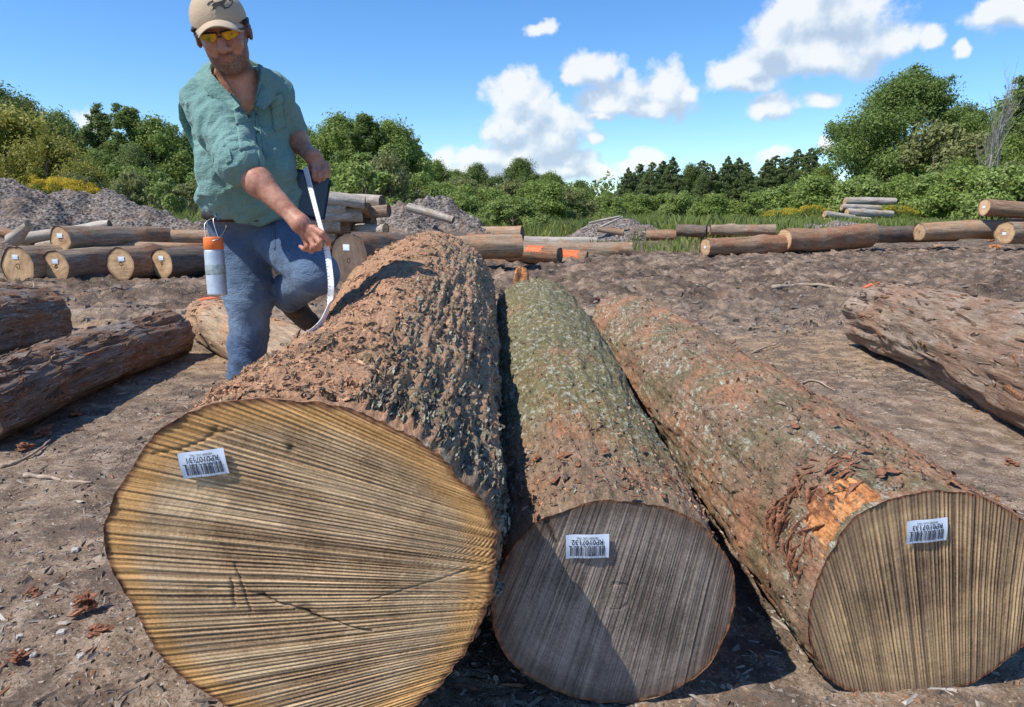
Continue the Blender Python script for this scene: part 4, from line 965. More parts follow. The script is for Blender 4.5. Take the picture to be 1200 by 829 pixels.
G = 'trees behind the yard'
T = [  # kind, pixel column, metres, top row, width factor, label
 ('round1', -10, 46, 92, 1.1, 'tallest dark round tree at the left edge'),
 ('round1', 45, 48, 122, .9, 'dark tree whose top shows right of the tallest left one'),
 ('round2', 80, 52, 138, .8, 'dark tree with a ragged crown left of the first sky gap'),
 ('yell', 20, 33, 132, 1.0, 'yellowing broad tree at the left in front of the dark ones'),
 ('yell', 62, 31, 168, .8, 'smaller yellow green tree right of the broad yellowing one'),
 ('tall1', 128, 50, 129, 1.0, 'tall slender tree left one of the pair beside the man'),
 ('tall2', 160, 50, 124, 1.1, 'tall slender tree right one of the pair beside the man'),
 ('round2', 190, 50, 145, 1.0, 'dark rounded tree just left of the man'),
 ('round1', 232, 52, 160, 1.0, 'dark rounded tree behind the shirt of the man'),
 ('round2', 118, 40, 182, .9, 'low olive toned tree in front of the slender pair'),
 ('round1', 165, 42, 175, .8, 'low dark tree at the foot of the slender pair'),
 ('round2', 365, 50, 156, .8, 'tree just right of the man with a white cloud above it'),
 ('round2', 402, 46, 142, 1.0, 'bushy mid green tree right of the man'),
 ('tall2', 432, 44, 134, 1.2, 'tallest tree right of the man'),
 ('round2', 462, 46, 148, 1.0, 'bushy tree right of the tallest one beside the man'),
 ('tall1', 490, 50, 168, .9, 'last tall tree before the low tree line'),
 ('round2', 512, 55, 192, .9, 'low bushy tree where the tree line drops'),
 ('round1', 560, 75, 195, 1.0, 'distant dark tree left in the low tree line'),
 ('round1', 608, 75, 189, 1.1, 'distant rounded tree highest in the low tree line'),
 ('round2', 535, 62, 203, 1.1, 'distant green tree at the left end of the low tree line'),
 ('round2', 645, 72, 205, 1.1, 'distant green tree right of the highest one in the low line'),
 ('round1', 680, 80, 214, 1.0, 'distant dark tree near the dip in the tree line'),
 ('round2', 712, 76, 226, 1.0, 'small distant tree in the dip of the tree line'),
 ('cone1', 735, 62, 194, 1.0, 'evergreen leftmost in the right hand woods'),
 ('cone2', 762, 60, 188, 1.1, 'broad evergreen second in the right hand woods'),
 ('cone1', 786, 62, 181, 1.0, 'pointed evergreen above the two stubby logs'),
 ('round1', 808, 64, 196, .9, 'dark round tree between evergreens'),
 ('cone2', 830, 60, 190, 1.1, 'broad evergreen in the middle of the right hand woods'),
 ('cone1', 850, 60, 180, 1.0, 'sharp topped evergreen standing a little above its neighbours'),
 ('cone2', 872, 60, 188, 1.1, 'broad evergreen over the leftmost right row log'),
 ('cone1', 895, 58, 184, 1.0, 'narrow evergreen left of the broad brownish ones'),
 ('cone2', 917, 58, 182, 1.2, 'broad brownish evergreen left of the great oak'),
 ('cone1', 945, 56, 170, 1.1, 'highest evergreen, beside the left flank of the great oak'),
 ('cone2', 748, 72, 190, 1.2, 'evergreen behind the two leftmost of the right hand woods'),
 ('cone1', 775, 74, 186, 1.3, 'evergreen showing between the broad and the pointed one'),
 ('cone2', 820, 72, 186, 1.3, 'evergreen filling the gap behind the dark round tree'),
 ('cone1', 862, 70, 182, 1.3, 'evergreen behind the sharp topped one'),
 ('cone2', 905, 68, 180, 1.3, 'evergreen behind the narrow one'),
 ('cone1', 930, 66, 172, 1.3, 'evergreen just left of the highest one'),
 ('round2', 962, 52, 196, .8, 'green tree tucked against the left flank of the great oak'),
 ('oak', 1052, 50, 87, 1.0, 'great round oak standing highest on the right'),
 ('round1', 1118, 56, 130, .9, 'dark tree behind the right shoulder of the great oak'),
 ('tall1', 1150, 48, 150, 1.1, 'slender tree under the bare dead tree'),
 ('tall2', 1200, 42, 72, 1.0, 'tall tree at the right edge'),
 ('round2', 1172, 40, 165, 1.0, 'bushy tree right of the great oak below the bare tree'),
 ('round2', 1120, 40, 190, .9, 'low tree at the right foot of the great oak'),
 ('round2', 1182, 46, 112, .9, 'tree beside the tall one at the right edge'),
 ('round1', 1240, 40, 110, 1.2, 'dark tree mostly beyond the right edge'),
]
for kind, px, Y, top, sx, lab in T: put_tree(kind, px, Y, top, lab, G, sx)
S = [  # shrubs
 ('olive', 100, 30, 208, .9, 'olive shrub left of the goldenrod mound'), ('olive', 152, 28, 205, .7, 'brownish thin shrub right of the yellow flowers'),
 ('bush2', 196, 24, 207, 1.0, 'light green sapling left of the man above the grass'), ('olive', 222, 26, 218, .9, 'olive shrub directly left of the shirt'),
 ('bush2', 425, 22, 186, 1.3, 'light green young tree standing behind the log pile'), ('olive', 462, 24, 185, .7, 'brown half dead shrub above the mulch mound'),
 ('bush1', 395, 28, 192, 1.0, 'green shrub behind the tablet of the man'), ('bush1', 490, 30, 205, 1.0, 'green shrub over the mulch mound'),
 ('bush1', 520, 34, 215, 1.2, 'mid green shrub right of the mulch mound'), ('olive', 548, 36, 212, 1.2, 'olive shrub at the left of the low scrub'),
 ('bush1', 575, 36, 222, 1.2, 'low green shrub in the scrub behind the painted logs'), ('olive', 603, 38, 216, 1.1, 'olive shrub in the middle of the scrub'),
 ('bush1', 628, 36, 214, 1.1, 'rounded green shrub in the scrub'), ('olive', 655, 38, 222, 1.2, 'olive shrub right in the scrub'), ('bush1', 680, 46, 222, 1.2, 'small green shrub at the end of the scrub'),
 ('bush3', 600, 26, 232, 1.3, 'light green tuft like shrub nearest in the scrub'), ('bush3', 540, 30, 228, 1.1, 'light green low shrub left in the scrub'),
 ('bush3', 708, 48, 230, 1.1, 'light green shrub at the dip'), ('bush1', 740, 50, 228, 1.1, 'green shrub at the foot of the leftmost evergreen'),
 ('bush3', 800, 48, 226, 1.0, 'light green shrub under the pointed evergreen'), ('bush1', 775, 50, 228, 1.2, 'shrub under the broad second evergreen'),
 ('bush1', 840, 46, 228, 1.2, 'shrub under the middle evergreens'), ('bush1', 880, 46, 226, 1.2, 'shrub under the broad evergreen'), ('bush3', 925, 42, 220, 1.2, 'light green shrub at the left foot of the great oak'),
 ('bush1', 955, 42, 208, 1.2, 'shrub left under the great oak'), ('bush3', 1005, 40, 210, 1.1, 'light green shrub behind the white logs'), ('bush1', 1060, 40, 206, 1.2, 'shrub under the middle of the great oak'),
 ('bush3', 1095, 38, 205, 1.2, 'light green shrub right under the great oak'), ('olive', 1090, 44, 150, .9, 'pale dusty shrub against the face of the great oak'),
 ('bush1', 1140, 36, 198, 1.2, 'shrub right of the great oak'), ('bush3', 1170, 34, 200, 1.1, 'light green shrub behind the raised log'), ('olive', 1195, 34, 195, 1.2, 'olive shrub at the right edge'),
 ('bush1', 150, 34, 196, 1.0, 'dark shrub behind the goldenrod'), ('bush1', 240, 32, 205, 1.0, 'shrub behind the hip of the man'), ('bush1', 350, 34, 200, 1.0, 'shrub seen between the man and the tablet'),
]
for kind, px, Y, top, sx, lab in S: put_tree(kind, px, Y, top, lab, 'shrubs at the edge of the yard', sx, cat='shrub')

# bare dead trees
def bare_tree(px, Y, top, seed, label):
    r = np.random.default_rng(seed); c = at(px, 245, Y); H = at(px, top, Y)[2]; mb = MB()
    def branch(p, d, L, rad, lev):
        n = 6; pts = [p]; dd = d
        for i in range(n):
            dd = dd + r.normal(size=3) * .09; dd[2] += .05; dd /= np.linalg.norm(dd); pts.append(pts[-1] + dd * L / n)
        mb.tube(pts, np.linspace(rad, rad * .25, n + 1), 5, caps=False)
        if lev < 3:
            for k in range([9, 6, 4][lev]):
                t = r.uniform(.42 if lev == 0 else .2, .98); i = int(t * n); q = pts[i]
                nd = dd * .6 + r.normal(size=3) * .34; nd[2] = abs(nd[2]) + .75; nd /= np.linalg.norm(nd)
                branch(q, nd, L * r.uniform(.32, .5) * (1.1 - .5 * t), rad * (1 - .7 * t) * .55, lev + 1)
    branch(np.array([0, 0, 0.]), np.array([r.normal() * .04, 0, 1.]), H * .96, .009 * H, 0)
    root = empty('bare_tree', (c[0], c[1], gz(c[0], c[1]) - .1), label=label, cat='tree', group='bare dead trees on the right')
    link('trunk', mb.mesh('trunk', True), M_DEADW, root)
bare_tree(1155, 35, 78, 401, 'highest of the bare grey dead trees right of the great oak')
bare_tree(1168, 36, 98, 402, 'bare grey dead tree just right of the highest bare one')
bare_tree(1138, 37, 108, 403, 'bare grey dead tree nearest to the great oak')

# goldenrod
def goldenrod(px, Y, top, w, label, seed, n=90):
    r = np.random.default_rng(seed); c = at(px, 245, Y); zt = at(px, top, Y)[2]; 
    xs = r.uniform(-w, w, n); ys = r.uniform(-.8, .8, n); hs = zt * (1 - .28 * (xs / w) ** 2) * r.uniform(.86, 1.0, n)
    root = empty('goldenrod_clump', (c[0], c[1], 0), label=label, cat='flowers', group='goldenrod in flower')
    mb = MB()
    for x, y, h in zip(xs, ys, hs):
        mb.tube([(x, y, .0), (x + r.normal() * .03, y, h * .6), (x + r.normal() * .06, y, h)], [.012, .01, .006], 4, caps=False)
    C = np.stack([xs, ys, hs - .08], -1); R = np.full(n, .15)
    link('flower_heads', (lambda m: (m.materials.append(L_FLOW), m)[1])(crown_mesh('flower_heads', C, R, n * 60, .035, seed, flat=.6)), None, root)
    C2 = np.concatenate([np.stack([xs, ys, hs * k], -1) for k in (.9, .75, .6, .4)]); link('foliage', (lambda m: (m.materials.append(L_MID), m)[1])(crown_mesh('foliage', C2, np.full(len(C2), .2), n * 60, .05, seed + 1)), None, root)
    link('stems', mb.mesh('stems', True), L_MID, root)
goldenrod(62, 23, 205, .75, 'bright yellow goldenrod clump above the left mound, left and tallest part', 501)
goldenrod(88, 23, 209, .6, 'bright yellow goldenrod clump, right part, above the left mound', 502, 70)
goldenrod(115, 24, 221, .3, 'tiny yellow goldenrod tuft right of the bright clump', 503, 18)
for i, (px, Y, top, lab) in enumerate([(925,38,243,'dull yellow weeds left of the white stack'),(950,37,240,'dull yellow weeds directly beside the white stack'),(1105,38,232,'dull yellow weeds above the straight log'),(1180,36,226,'dull yellow weeds under the right edge trees'),(1045,36,240,'dull yellow weeds right of the white stack')]):
    goldenrod(px, Y, top, 1.3, lab, 510 + i, 40)

# grass: uncountable, one object
def grass_field():
    r = np.random.default_rng(77); V = []; Tn = []
    def patch(n, x0, x1, y0, y1, hmin, hmax, w, dens=None):
        x = r.uniform(x0, x1, n); y = y0 + (y1 - y0) * r.random(n) ** 1.3
        k = fbm(V3(x * .35, y * .35, 0), 3, 91) > (-.35 if dens is None else dens); x = x[k]; y = y[k]; n = len(x)
        z = ground_h(x, y); h = r.uniform(hmin, hmax, n) * (.7 + .5 * (fbm(V3(x * .25, y * .25, 5), 2, 95) + .5)); a = r.uniform(0, pi, n)
        lean = r.normal(size=(n, 2)) * .25
        dx, dy = np.cos(a) * w, np.sin(a) * w
        p0 = np.stack([x - dx, y - dy, z - .03], -1); p1 = np.stack([x + dx, y + dy, z - .03], -1)
        m1 = np.stack([x + dx * .7 + lean[:, 0] * h * .35, y + lean[:, 1] * h * .35, z + h * .6], -1)
        p2 = np.stack([x + lean[:, 0] * h, y + lean[:, 1] * h, z + h], -1)
        V.append(np.stack([p0, p1, m1, p2], 1).reshape(-1, 3)); Tn.append(np.repeat(r.random(n), 4))
    patch(34000, -4, 45, 27, 52, .3, .75, .022)
    patch(12000, -3, 12, 22, 34, .25, .6, .02, -.1)
    patch(7000, -13, -6, 18.5, 30, .4, 1.0, .03)
    patch(9000, 8, 34, 26, 36, .3, .7, .02)
    patch(2500, 2, 9, 17, 24, .12, .35, .02, .1)
    patch(5000, -40, -12, 22, 45, .5, 1.1, .05)
    v = np.concatenate(V); q = np.arange(len(v)).reshape(-1, 4); me = mesh_np('tall_grass', v, q, False); set_attr(me, 'tone', np.concatenate(Tn))
    link('tall_grass', me, leaf_mat('grass_blades', (.22, .27, .065), (.38, .40, .13), .3), kind='stuff', label='tall green grass growing at the back of the yard', cat='grass')
grass_field()
# far wood closing the horizon
def far_wood():
    r = np.random.default_rng(5); C = []; R = []
    for a in np.linspace(-62, 62, 330):
        d = r.uniform(95, 120); h = r.uniform(3.5, 5.5); rr = radians(a)
        for k in range(3): C.append((d * sin(rr) + r.normal() * 1.5, d * cos(rr), h * (k + .4) / 3)); R.append(r.uniform(1.4, 2.2))
    me = crown_mesh('far_wood', C, R, 20000, .55, 9); link('far_wood', me, L_DARK, kind='stuff', label='far wood closing the horizon behind the yard', cat='wood')
far_wood()
# ------------------------------------------------------------------ implicit surfaces (smooth unions turned into one skin)
def smin(a, b, k):
    h = np.clip(.5 + .5 * (b - a) / k, 0, 1); return b * (1 - h) + a * h - k * h * (1 - h)
def cap_d(p, a, b, ra, rb, sq=None):
    a = np.asarray(a, np.float32); b = np.asarray(b, np.float32); d = b - a; t = np.clip(((p - a) @ d) / (d @ d), 0, 1)
    return np.linalg.norm(p - a - t[:, None] * d, axis=1) - (ra + (rb - ra) * t)
def ell_d(p, c, r, Rm=None):
    q = p - np.asarray(c, np.float32)
    if Rm is not None: q = q @ np.asarray(Rm, np.float32)          # columns of Rm are the local axes
    r = np.asarray(r, np.float32); k0 = np.linalg.norm(q / r, axis=1); k1 = np.linalg.norm(q / (r * r), axis=1) + 1e-9
    return k0 * (k0 - 1) / k1
def sdf_mesh(field, lo, hi, h):
    """field(p (n,3)) -> distance; evaluated only in blocks near the surface, then surface nets"""
    lo = np.asarray(lo, float); Bk = 8; nb = np.ceil((np.asarray(hi) - lo) / (h * Bk)).astype(int); n = nb * Bk
    bi = np.stack(np.meshgrid(*[np.arange(k) for k in nb], indexing='ij'), -1).reshape(-1, 3)
    cen = (lo + (bi + .5) * Bk * h).astype(np.float32); dc = field(cen)
    D = np.repeat(np.repeat(np.repeat(np.where(dc > 0, 1., -1.).reshape(nb).astype(np.float32), Bk, 0), Bk, 1), Bk, 2)
    act = bi[np.abs(dc) < Bk * h * 1.25]
    off = np.stack(np.meshgrid(*[np.arange(Bk)] * 3, indexing='ij'), -1).reshape(-1, 3)
    for s in range(0, len(act), 400):
        idx = (act[s:s + 400, None] * Bk + off[None]).reshape(-1, 3)
        D[idx[:, 0], idx[:, 1], idx[:, 2]] = field((lo + idx * h).astype(np.float32))
    ins = D < 0
    c8 = [(i, j, k) for i in (0, 1) for j in (0, 1) for k in (0, 1)]
    def sl(A, o): return A[o[0]:A.shape[0] - 1 + o[0], o[1]:A.shape[1] - 1 + o[1], o[2]:A.shape[2] - 1 + o[2]]
    cnt = sum(sl(ins, o).astype(np.int8) for o in c8); cell = (cnt > 0) & (cnt < 8)
    ci = np.argwhere(cell); vid = np.full(cell.shape, -1, np.int64); vid[cell] = np.arange(len(ci))
    acc = np.zeros((len(ci), 3)); num = np.zeros(len(ci))
    for o in c8:
        for ax in range(3):
            if o[ax] == 0:
                o2 = list(o); o2[ax] = 1
                a = D[ci[:, 0] + o[0], ci[:, 1] + o[1], ci[:, 2] + o[2]]; b = D[ci[:, 0] + o2[0], ci[:, 1] + o2[1], ci[:, 2] + o2[2]]
                m = (a < 0) != (b < 0); t = np.where(m, a / np.where(m, a - b, 1), 0)
                q = np.tile(np.array(o, float), (len(ci), 1)); q[:, ax] += t
                acc[m] += q[m]; num[m] += 1
    v = lo + (ci + acc / num[:, None]) * h
    F = []
    for ax in range(3):
        a1, a2 = (ax + 1) % 3, (ax + 2) % 3
        A = ins; Bq = np.roll(ins, -1, ax); cr = A != Bq
        e = np.argwhere(cr); e = e[(e[:, ax] < A.shape[ax] - 1) & (e[:, a1] > 0) & (e[:, a2] > 0) & (e[:, a1] < A.shape[a1] - 1) & (e[:, a2] < A.shape[a2] - 1)]
        def g(d1, d2):
            q = e.copy(); q[:, a1] -= d1; q[:, a2] -= d2; return vid[q[:, 0], q[:, 1], q[:, 2]]
        quad = np.stack([g(0, 0), g(1, 0), g(1, 1), g(0, 1)], 1)
        fl = ~A[e[:, 0], e[:, 1], e[:, 2]]; quad[fl] = quad[fl][:, ::-1]; F.append(quad[(quad >= 0).all(1)])
    f = np.concatenate(F)
    return v, f
def P_(px, py, Y): return at(px, py, Y)

# joints, placed where the photograph shows them
HC = P_(260, 36, 2.40)
fw = np.array([.26, -.86, -.40]); fw /= np.linalg.norm(fw)
upv = np.array([-.20, 0, 1.0]); upv -= (upv @ fw) * fw; upv /= np.linalg.norm(upv)
rt = np.cross(upv, fw)                      # towards the viewer's right
HR = np.stack([rt, fw, upv], 1)
def hp(x, y, z): return HC + HR @ np.array([x, y, z])
NECK = P_(277, 98, 2.50)
SR, SL = P_(240, 117, 2.50), P_(318, 113, 2.60)
ER, EL = P_(282, 193, 2.33), P_(340, 158, 2.74)
WR, WL = P_(346, 256, 2.26), P_(362, 180, 2.64)
CH, BE, WA = P_(283, 140, 2.58), P_(291, 200, 2.56), P_(294, 238, 2.62)
HIPR, HIPL = P_(280, 266, 2.66), P_(320, 264, 2.70)
KR, KL = P_(292, 432, 2.60), P_(371, 321, 2.40)
AR = np.array([KR[0] + .02, 2.78, .10]); AL = P_(337, 344, 2.76)

def rib(p, a, b, ra, rb): return cap_d(p, a, b, ra, rb)
def torso_axes():
    up = NECK - WA; up /= np.linalg.norm(up); r = SL - SR; r -= (r @ up) * up; r /= np.linalg.norm(r); f = np.cross(r, up); return np.stack([r, f, up], 1)
TR = torso_axes()
def head_field(p):
    d = ell_d(p, hp(0, -.012, .012), (.076, .096, .098), HR)
    d = smin(d, ell_d(p, hp(0, .030, -.045), (.062, .060, .070), HR), .03)
    d = smin(d, ell_d(p, hp(0, .064, -.100), (.030, .028, .024), HR), .03)          # chin
    for s in (-1, 1): d = smin(d, ell_d(p, hp(.036 * s, .018, -.080), (.022, .040, .030), HR), .025)   # jaw
    for s in (-1, 1): d = smin(d, ell_d(p, hp(.036 * s, .070, -.028), (.022, .018, .018), HR), .018)   # cheek
    d = smin(d, cap_d(p, hp(-.03, .082, .016), hp(.03, .082, .016), .011, .011), .016)                  # brow
    for s in (-1, 1): d = np.maximum(d, -ell_d(p, hp(.031 * s, .098, -.003), (.016, .014, .010), HR))  # eye sockets
    for s in (-1, 1): d = smin(d, ell_d(p, hp(.030 * s, .079, -.003), (.012, .012, .012), HR), .004)
    d = smin(d, cap_d(p, hp(0, .088, .006), hp(0, .118, -.031), .010, .0145), .008)                     # nose
    for s in (-1, 1): d = smin(d, ell_d(p, hp(.015 * s, .100, -.036), (.009, .011, .009), HR), .005)
    d = smin(d, cap_d(p, hp(-.018, .086, -.0615), hp(.018, .086, -.0615), .0065, .0065), .007)
    d = smin(d, cap_d(p, hp(-.015, .084, -.073), hp(.015, .084, -.073), .007, .007), .007)
    d = np.maximum(d, -(cap_d(p, hp(-.022, .096, -.067), hp(.022, .096, -.067), .0028, .0028)))
    for s in (-1, 1):                                                                                   # ears
        e = ell_d(p, hp(.082 * s, -.008, -.012), (.010, .020, .032), HR); e = np.maximum(e, -ell_d(p, hp(.092 * s, .0, -.010), (.007, .012, .020), HR)); d = smin(d, e, .008)
    return d
def finger(p, pts, r0, r1):
    n = len(pts) - 1; d = None
    for i in range(n):
        ra = r0 + (r1 - r0) * i / n; rb = r0 + (r1 - r0) * (i + 1) / n
        e = cap_d(p, pts[i], pts[i + 1], ra, rb); d = e if d is None else smin(d, e, .004)
    return d
RH = dict(palm=[P_(352, 262, 2.25), P_(363, 276, 2.25)],
    index=[P_(368, 268, 2.235), P_(378, 274, 2.215), P_(385, 282, 2.225), P_(385, 288, 2.25)],
    middle=[P_(367, 273, 2.235), P_(375, 284, 2.215), P_(374, 291, 2.24), P_(368, 292, 2.265)],
    ring=[P_(363, 277, 2.24), P_(368, 289, 2.225), P_(365, 294, 2.25), P_(359, 292, 2.27)],
    pinky=[P_(357, 279, 2.25), P_(360, 289, 2.24), P_(356, 292, 2.26), P_(352, 289, 2.275)],
    thumb=[P_(359, 266, 2.27), P_(370, 278, 2.275), P_(379, 286, 2.262), P_(385, 290, 2.262)])
LH = dict(palm=[P_(367, 184, 2.62), P_(374, 192, 2.62)],
    index=[P_(369, 194, 2.605), P_(368, 201, 2.585), P_(368, 207, 2.585), P_(369, 211, 2.59)],
    middle=[P_(374, 194, 2.605), P_(374, 202, 2.585), P_(374, 208, 2.585), P_(374, 212, 2.59)],
    ring=[P_(379, 194, 2.61), P_(380, 201, 2.59), P_(380, 207, 2.588), P_(379, 210, 2.592)],
    pinky=[P_(383, 193, 2.615), P_(385, 199, 2.60), P_(385, 204, 2.60), P_(384, 207, 2.60)],
    thumb=[P_(367, 188, 2.64), P_(364, 196, 2.67), P_(366, 202, 2.68), P_(368, 206, 2.68)])
def hand_field(p, Hd, W, n):
    d = cap_d(p, W, Hd['palm'][0], .027, .031)
    d = smin(d, cap_d(p, Hd['palm'][0], Hd['palm'][1], .027, .022), .015)
    k1, k2 = Hd['index'][0], Hd['pinky'][0]
    d = smin(d, cap_d(p, k1, k2, .0125, .011), .014)
    for f_, r in (('index', .0098), ('middle', .0102), ('ring', .0098), ('pinky', .0085)):
        d = smin(d, finger(p, Hd[f_], r + .0008, r - .0018), .0045)
    return smin(d, finger(p, Hd['thumb'], .0135, .0098), .007)
def body_field(p):
    d = head_field(p)
    d = smin(d, cap_d(p, hp(0, -.035, -.06), NECK + [.01, .02, -.04], .052, .064), .02)
    d = smin(d, ell_d(p, CH, (.140, .100, .18), TR), .05)
    d = smin(d, ell_d(p, BE, (.140, .108, .15), TR), .06)
    d = smin(d, cap_d(p, SR + [.02, .03, -.01], SL, .042, .046), .04)
    d = smin(d, cap_d(p, HIPR, HIPL, .080, .080), .04)
    for S, E, W, Hd in ((SR, ER, WR, RH), (SL, EL, WL, LH)):
        m = E + (W - E) * .32
        d = smin(d, cap_d(p, S, E, .044, .040), .02)
        d = smin(d, cap_d(p, E, m, .038, .043), .02)
        d = smin(d, cap_d(p, m, W, .043, .026), .03)
        d = smin(d, hand_field(p, Hd, W, None), .012)
    for Hq, K, A in ((HIPR, KR, AR), (HIPL, KL, AL)):
        d = smin(d, cap_d(p, Hq, K, .066, .042), .03); d = smin(d, cap_d(p, K, A, .042, .034), .02)
    return d + .0008 * vnoise(p * 90, 3)

def m_skin():
    def f(b, p):
        co = b.obj(); n = b.noise(co, 90, 5, .8); n2 = b.noise(co, 16, 4)
        c = b.ramp(b.math('ADD', b.math('MULTIPLY', n, .4), b.math('MULTIPLY', n2, .6)), [(.38, (.38, .15, .09)), (.52, (.53, .255, .165)), (.66, (.64, .36, .26))])
        bd = b.attr('beard'); st = b.step(b.noise(co, 300, 2), .40, .60)
        hr = b.step(b.noise(b.scale(co, (1, 1, .35)), 420, 2, .8), .50, .58); c = b.mix(b.math('MULTIPLY', hr, .22), c, (.16, .07, .04)); c = b.mix(b.math('MULTIPLY', bd, b.math('MULTIPLY_ADD', st, .40, .48)), c, (.055, .033, .024))
        c = b.mix(b.math('MULTIPLY', b.attr('lip'), .6), c, (.30, .09, .07))
        setp(b, p, c, .5, b.bump(b.noise(co, 250, 3), .35, .0015), .35, Subsurface_Weight=.08, Subsurface_Radius=(.01, .004, .002))
    return material('sun_tanned_skin', f)
M_SKIN = m_skin()
def cloth_mat(name, col, dark, weave=900, r=.85, fade_lit=None, bd=.006):
    def f(b, p):
        co = b.obj(); n = b.noise(co, 5, 4, .6); t = b.noise(b.scale(co, (1, 1, 1.7)), 160, 3, .6)
        c = b.ramp(b.math('ADD', b.math('MULTIPLY', n, .6), b.math('MULTIPLY', t, .4)), [(.35, dark), (.65, col)])
        if fade_lit: c = b.mix(b.math('MULTIPLY', b.attr('fade_lit'), b.step(n, .25, .7)), c, fade_lit)
        setp(b, p, c, r, b.bump(b.math('ADD', t, b.math('MULTIPLY', b.noise(b.scale(co, (1, 1, 1.6)), 16, 5, .6), 4.0)), .8, bd), .15, Sheen_Weight=.15)
    return material(name, f)
M_SHIRT = cloth_mat('teal_shirt_cloth', (.21, .36, .32), (.14, .27, .24))
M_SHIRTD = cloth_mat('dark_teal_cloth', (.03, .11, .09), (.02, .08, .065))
M_JEAN = cloth_mat('blue_denim', (.072, .125, .225), (.036, .068, .135), fade_lit=(.30, .41, .53))  # the palest blue is denim as it looks in sun, mixed into the colour
M_CAP = cloth_mat('tan_cap_cloth', (.56, .43, .29), (.44, .33, .215), bd=.001)
M_CAPD = cloth_mat('dark_cap_cloth', (.05, .045, .04), (.03, .028, .025), bd=.001)
M_BELT = plain('dark_leather', (.03, .022, .018), .5, .4, var=(20, .3))
M_BOOT = plain('brown_work_boot_leather', (.13, .075, .045), .75, .2, var=(20, .5), bumpn=(60, .5, .003))
M_SOLE = plain('grey_boot_sole', (.22, .21, .17), .85, .2, var=(30, .3))
M_STEEL = plain('buckle_steel', (.55, .55, .55), .35, .5, 1.0)

def finish(name, field, lo, hi, h, mat, parent, attrs=None):
    v, f = sdf_mesh(field, lo, hi, h); me = mesh_np(name, v, f)
    if attrs: attrs(me, v)
    return link(name, me, mat, parent), v, f
man = empty('person', (0, 0, 0), label='bearded man in teal shirt, jeans and tan cap measuring the largest log', cat='person')
base = np.array([HIPR[0] + .05, 2.65, 0.0]); man.location = tuple(base)
def loc(field): return lambda p: field(p + base.astype(np.float32))
def skin_attrs(me, v):
    q = (v + base - HC) @ HR
    x, y, z = q[:, 0], q[:, 1], q[:, 2]
    be = sstep(.012, .0, np.abs(x) * -.0 + (z + .048 + .25 * np.clip(.05 - np.abs(x), 0, .05) - .15 * np.clip(.06 - y, -.1, .1) * 0)) 
    side = sstep(.045, .06, np.abs(x)) * sstep(-.02, .0, y + .01) * sstep(.02, .0, z)
    low = sstep(-.040, -.056, z)
    ax_ = np.abs(x); line = np.interp(ax_, [0, .022, .030, .045, .058, .066, .074, .09], [-.047, -.047, -.060, -.064, -.045, -.015, .005, .01])
    ring = sstep(.006, -.006, z - line) * sstep(-.035, -.015, y) * sstep(-.150, -.128, z)
    lip = np.exp(-((x / .019) ** 4)) * np.exp(-(((z + .067) / .009) ** 2)) * (y > .07)
    cheekfree = np.exp(-(((np.abs(x) - .0) / .03) ** 4)) * sstep(-.05, -.045, z)
    ring = ring * (1 - lip * .9)
    inhead = np.linalg.norm(q, axis=1) < .19
    set_attr(me, 'beard', np.clip(ring, 0, 1) * inhead); set_attr(me, 'lip', lip * inhead)
blo = np.array([-1.45, 2.10, .02]) - base; bhi = np.array([-.5, 3.0, 1.95]) - base
body, bv, bf = finish('body', loc(body_field), blo, bhi, .0042, M_SKIN, man, skin_attrs)

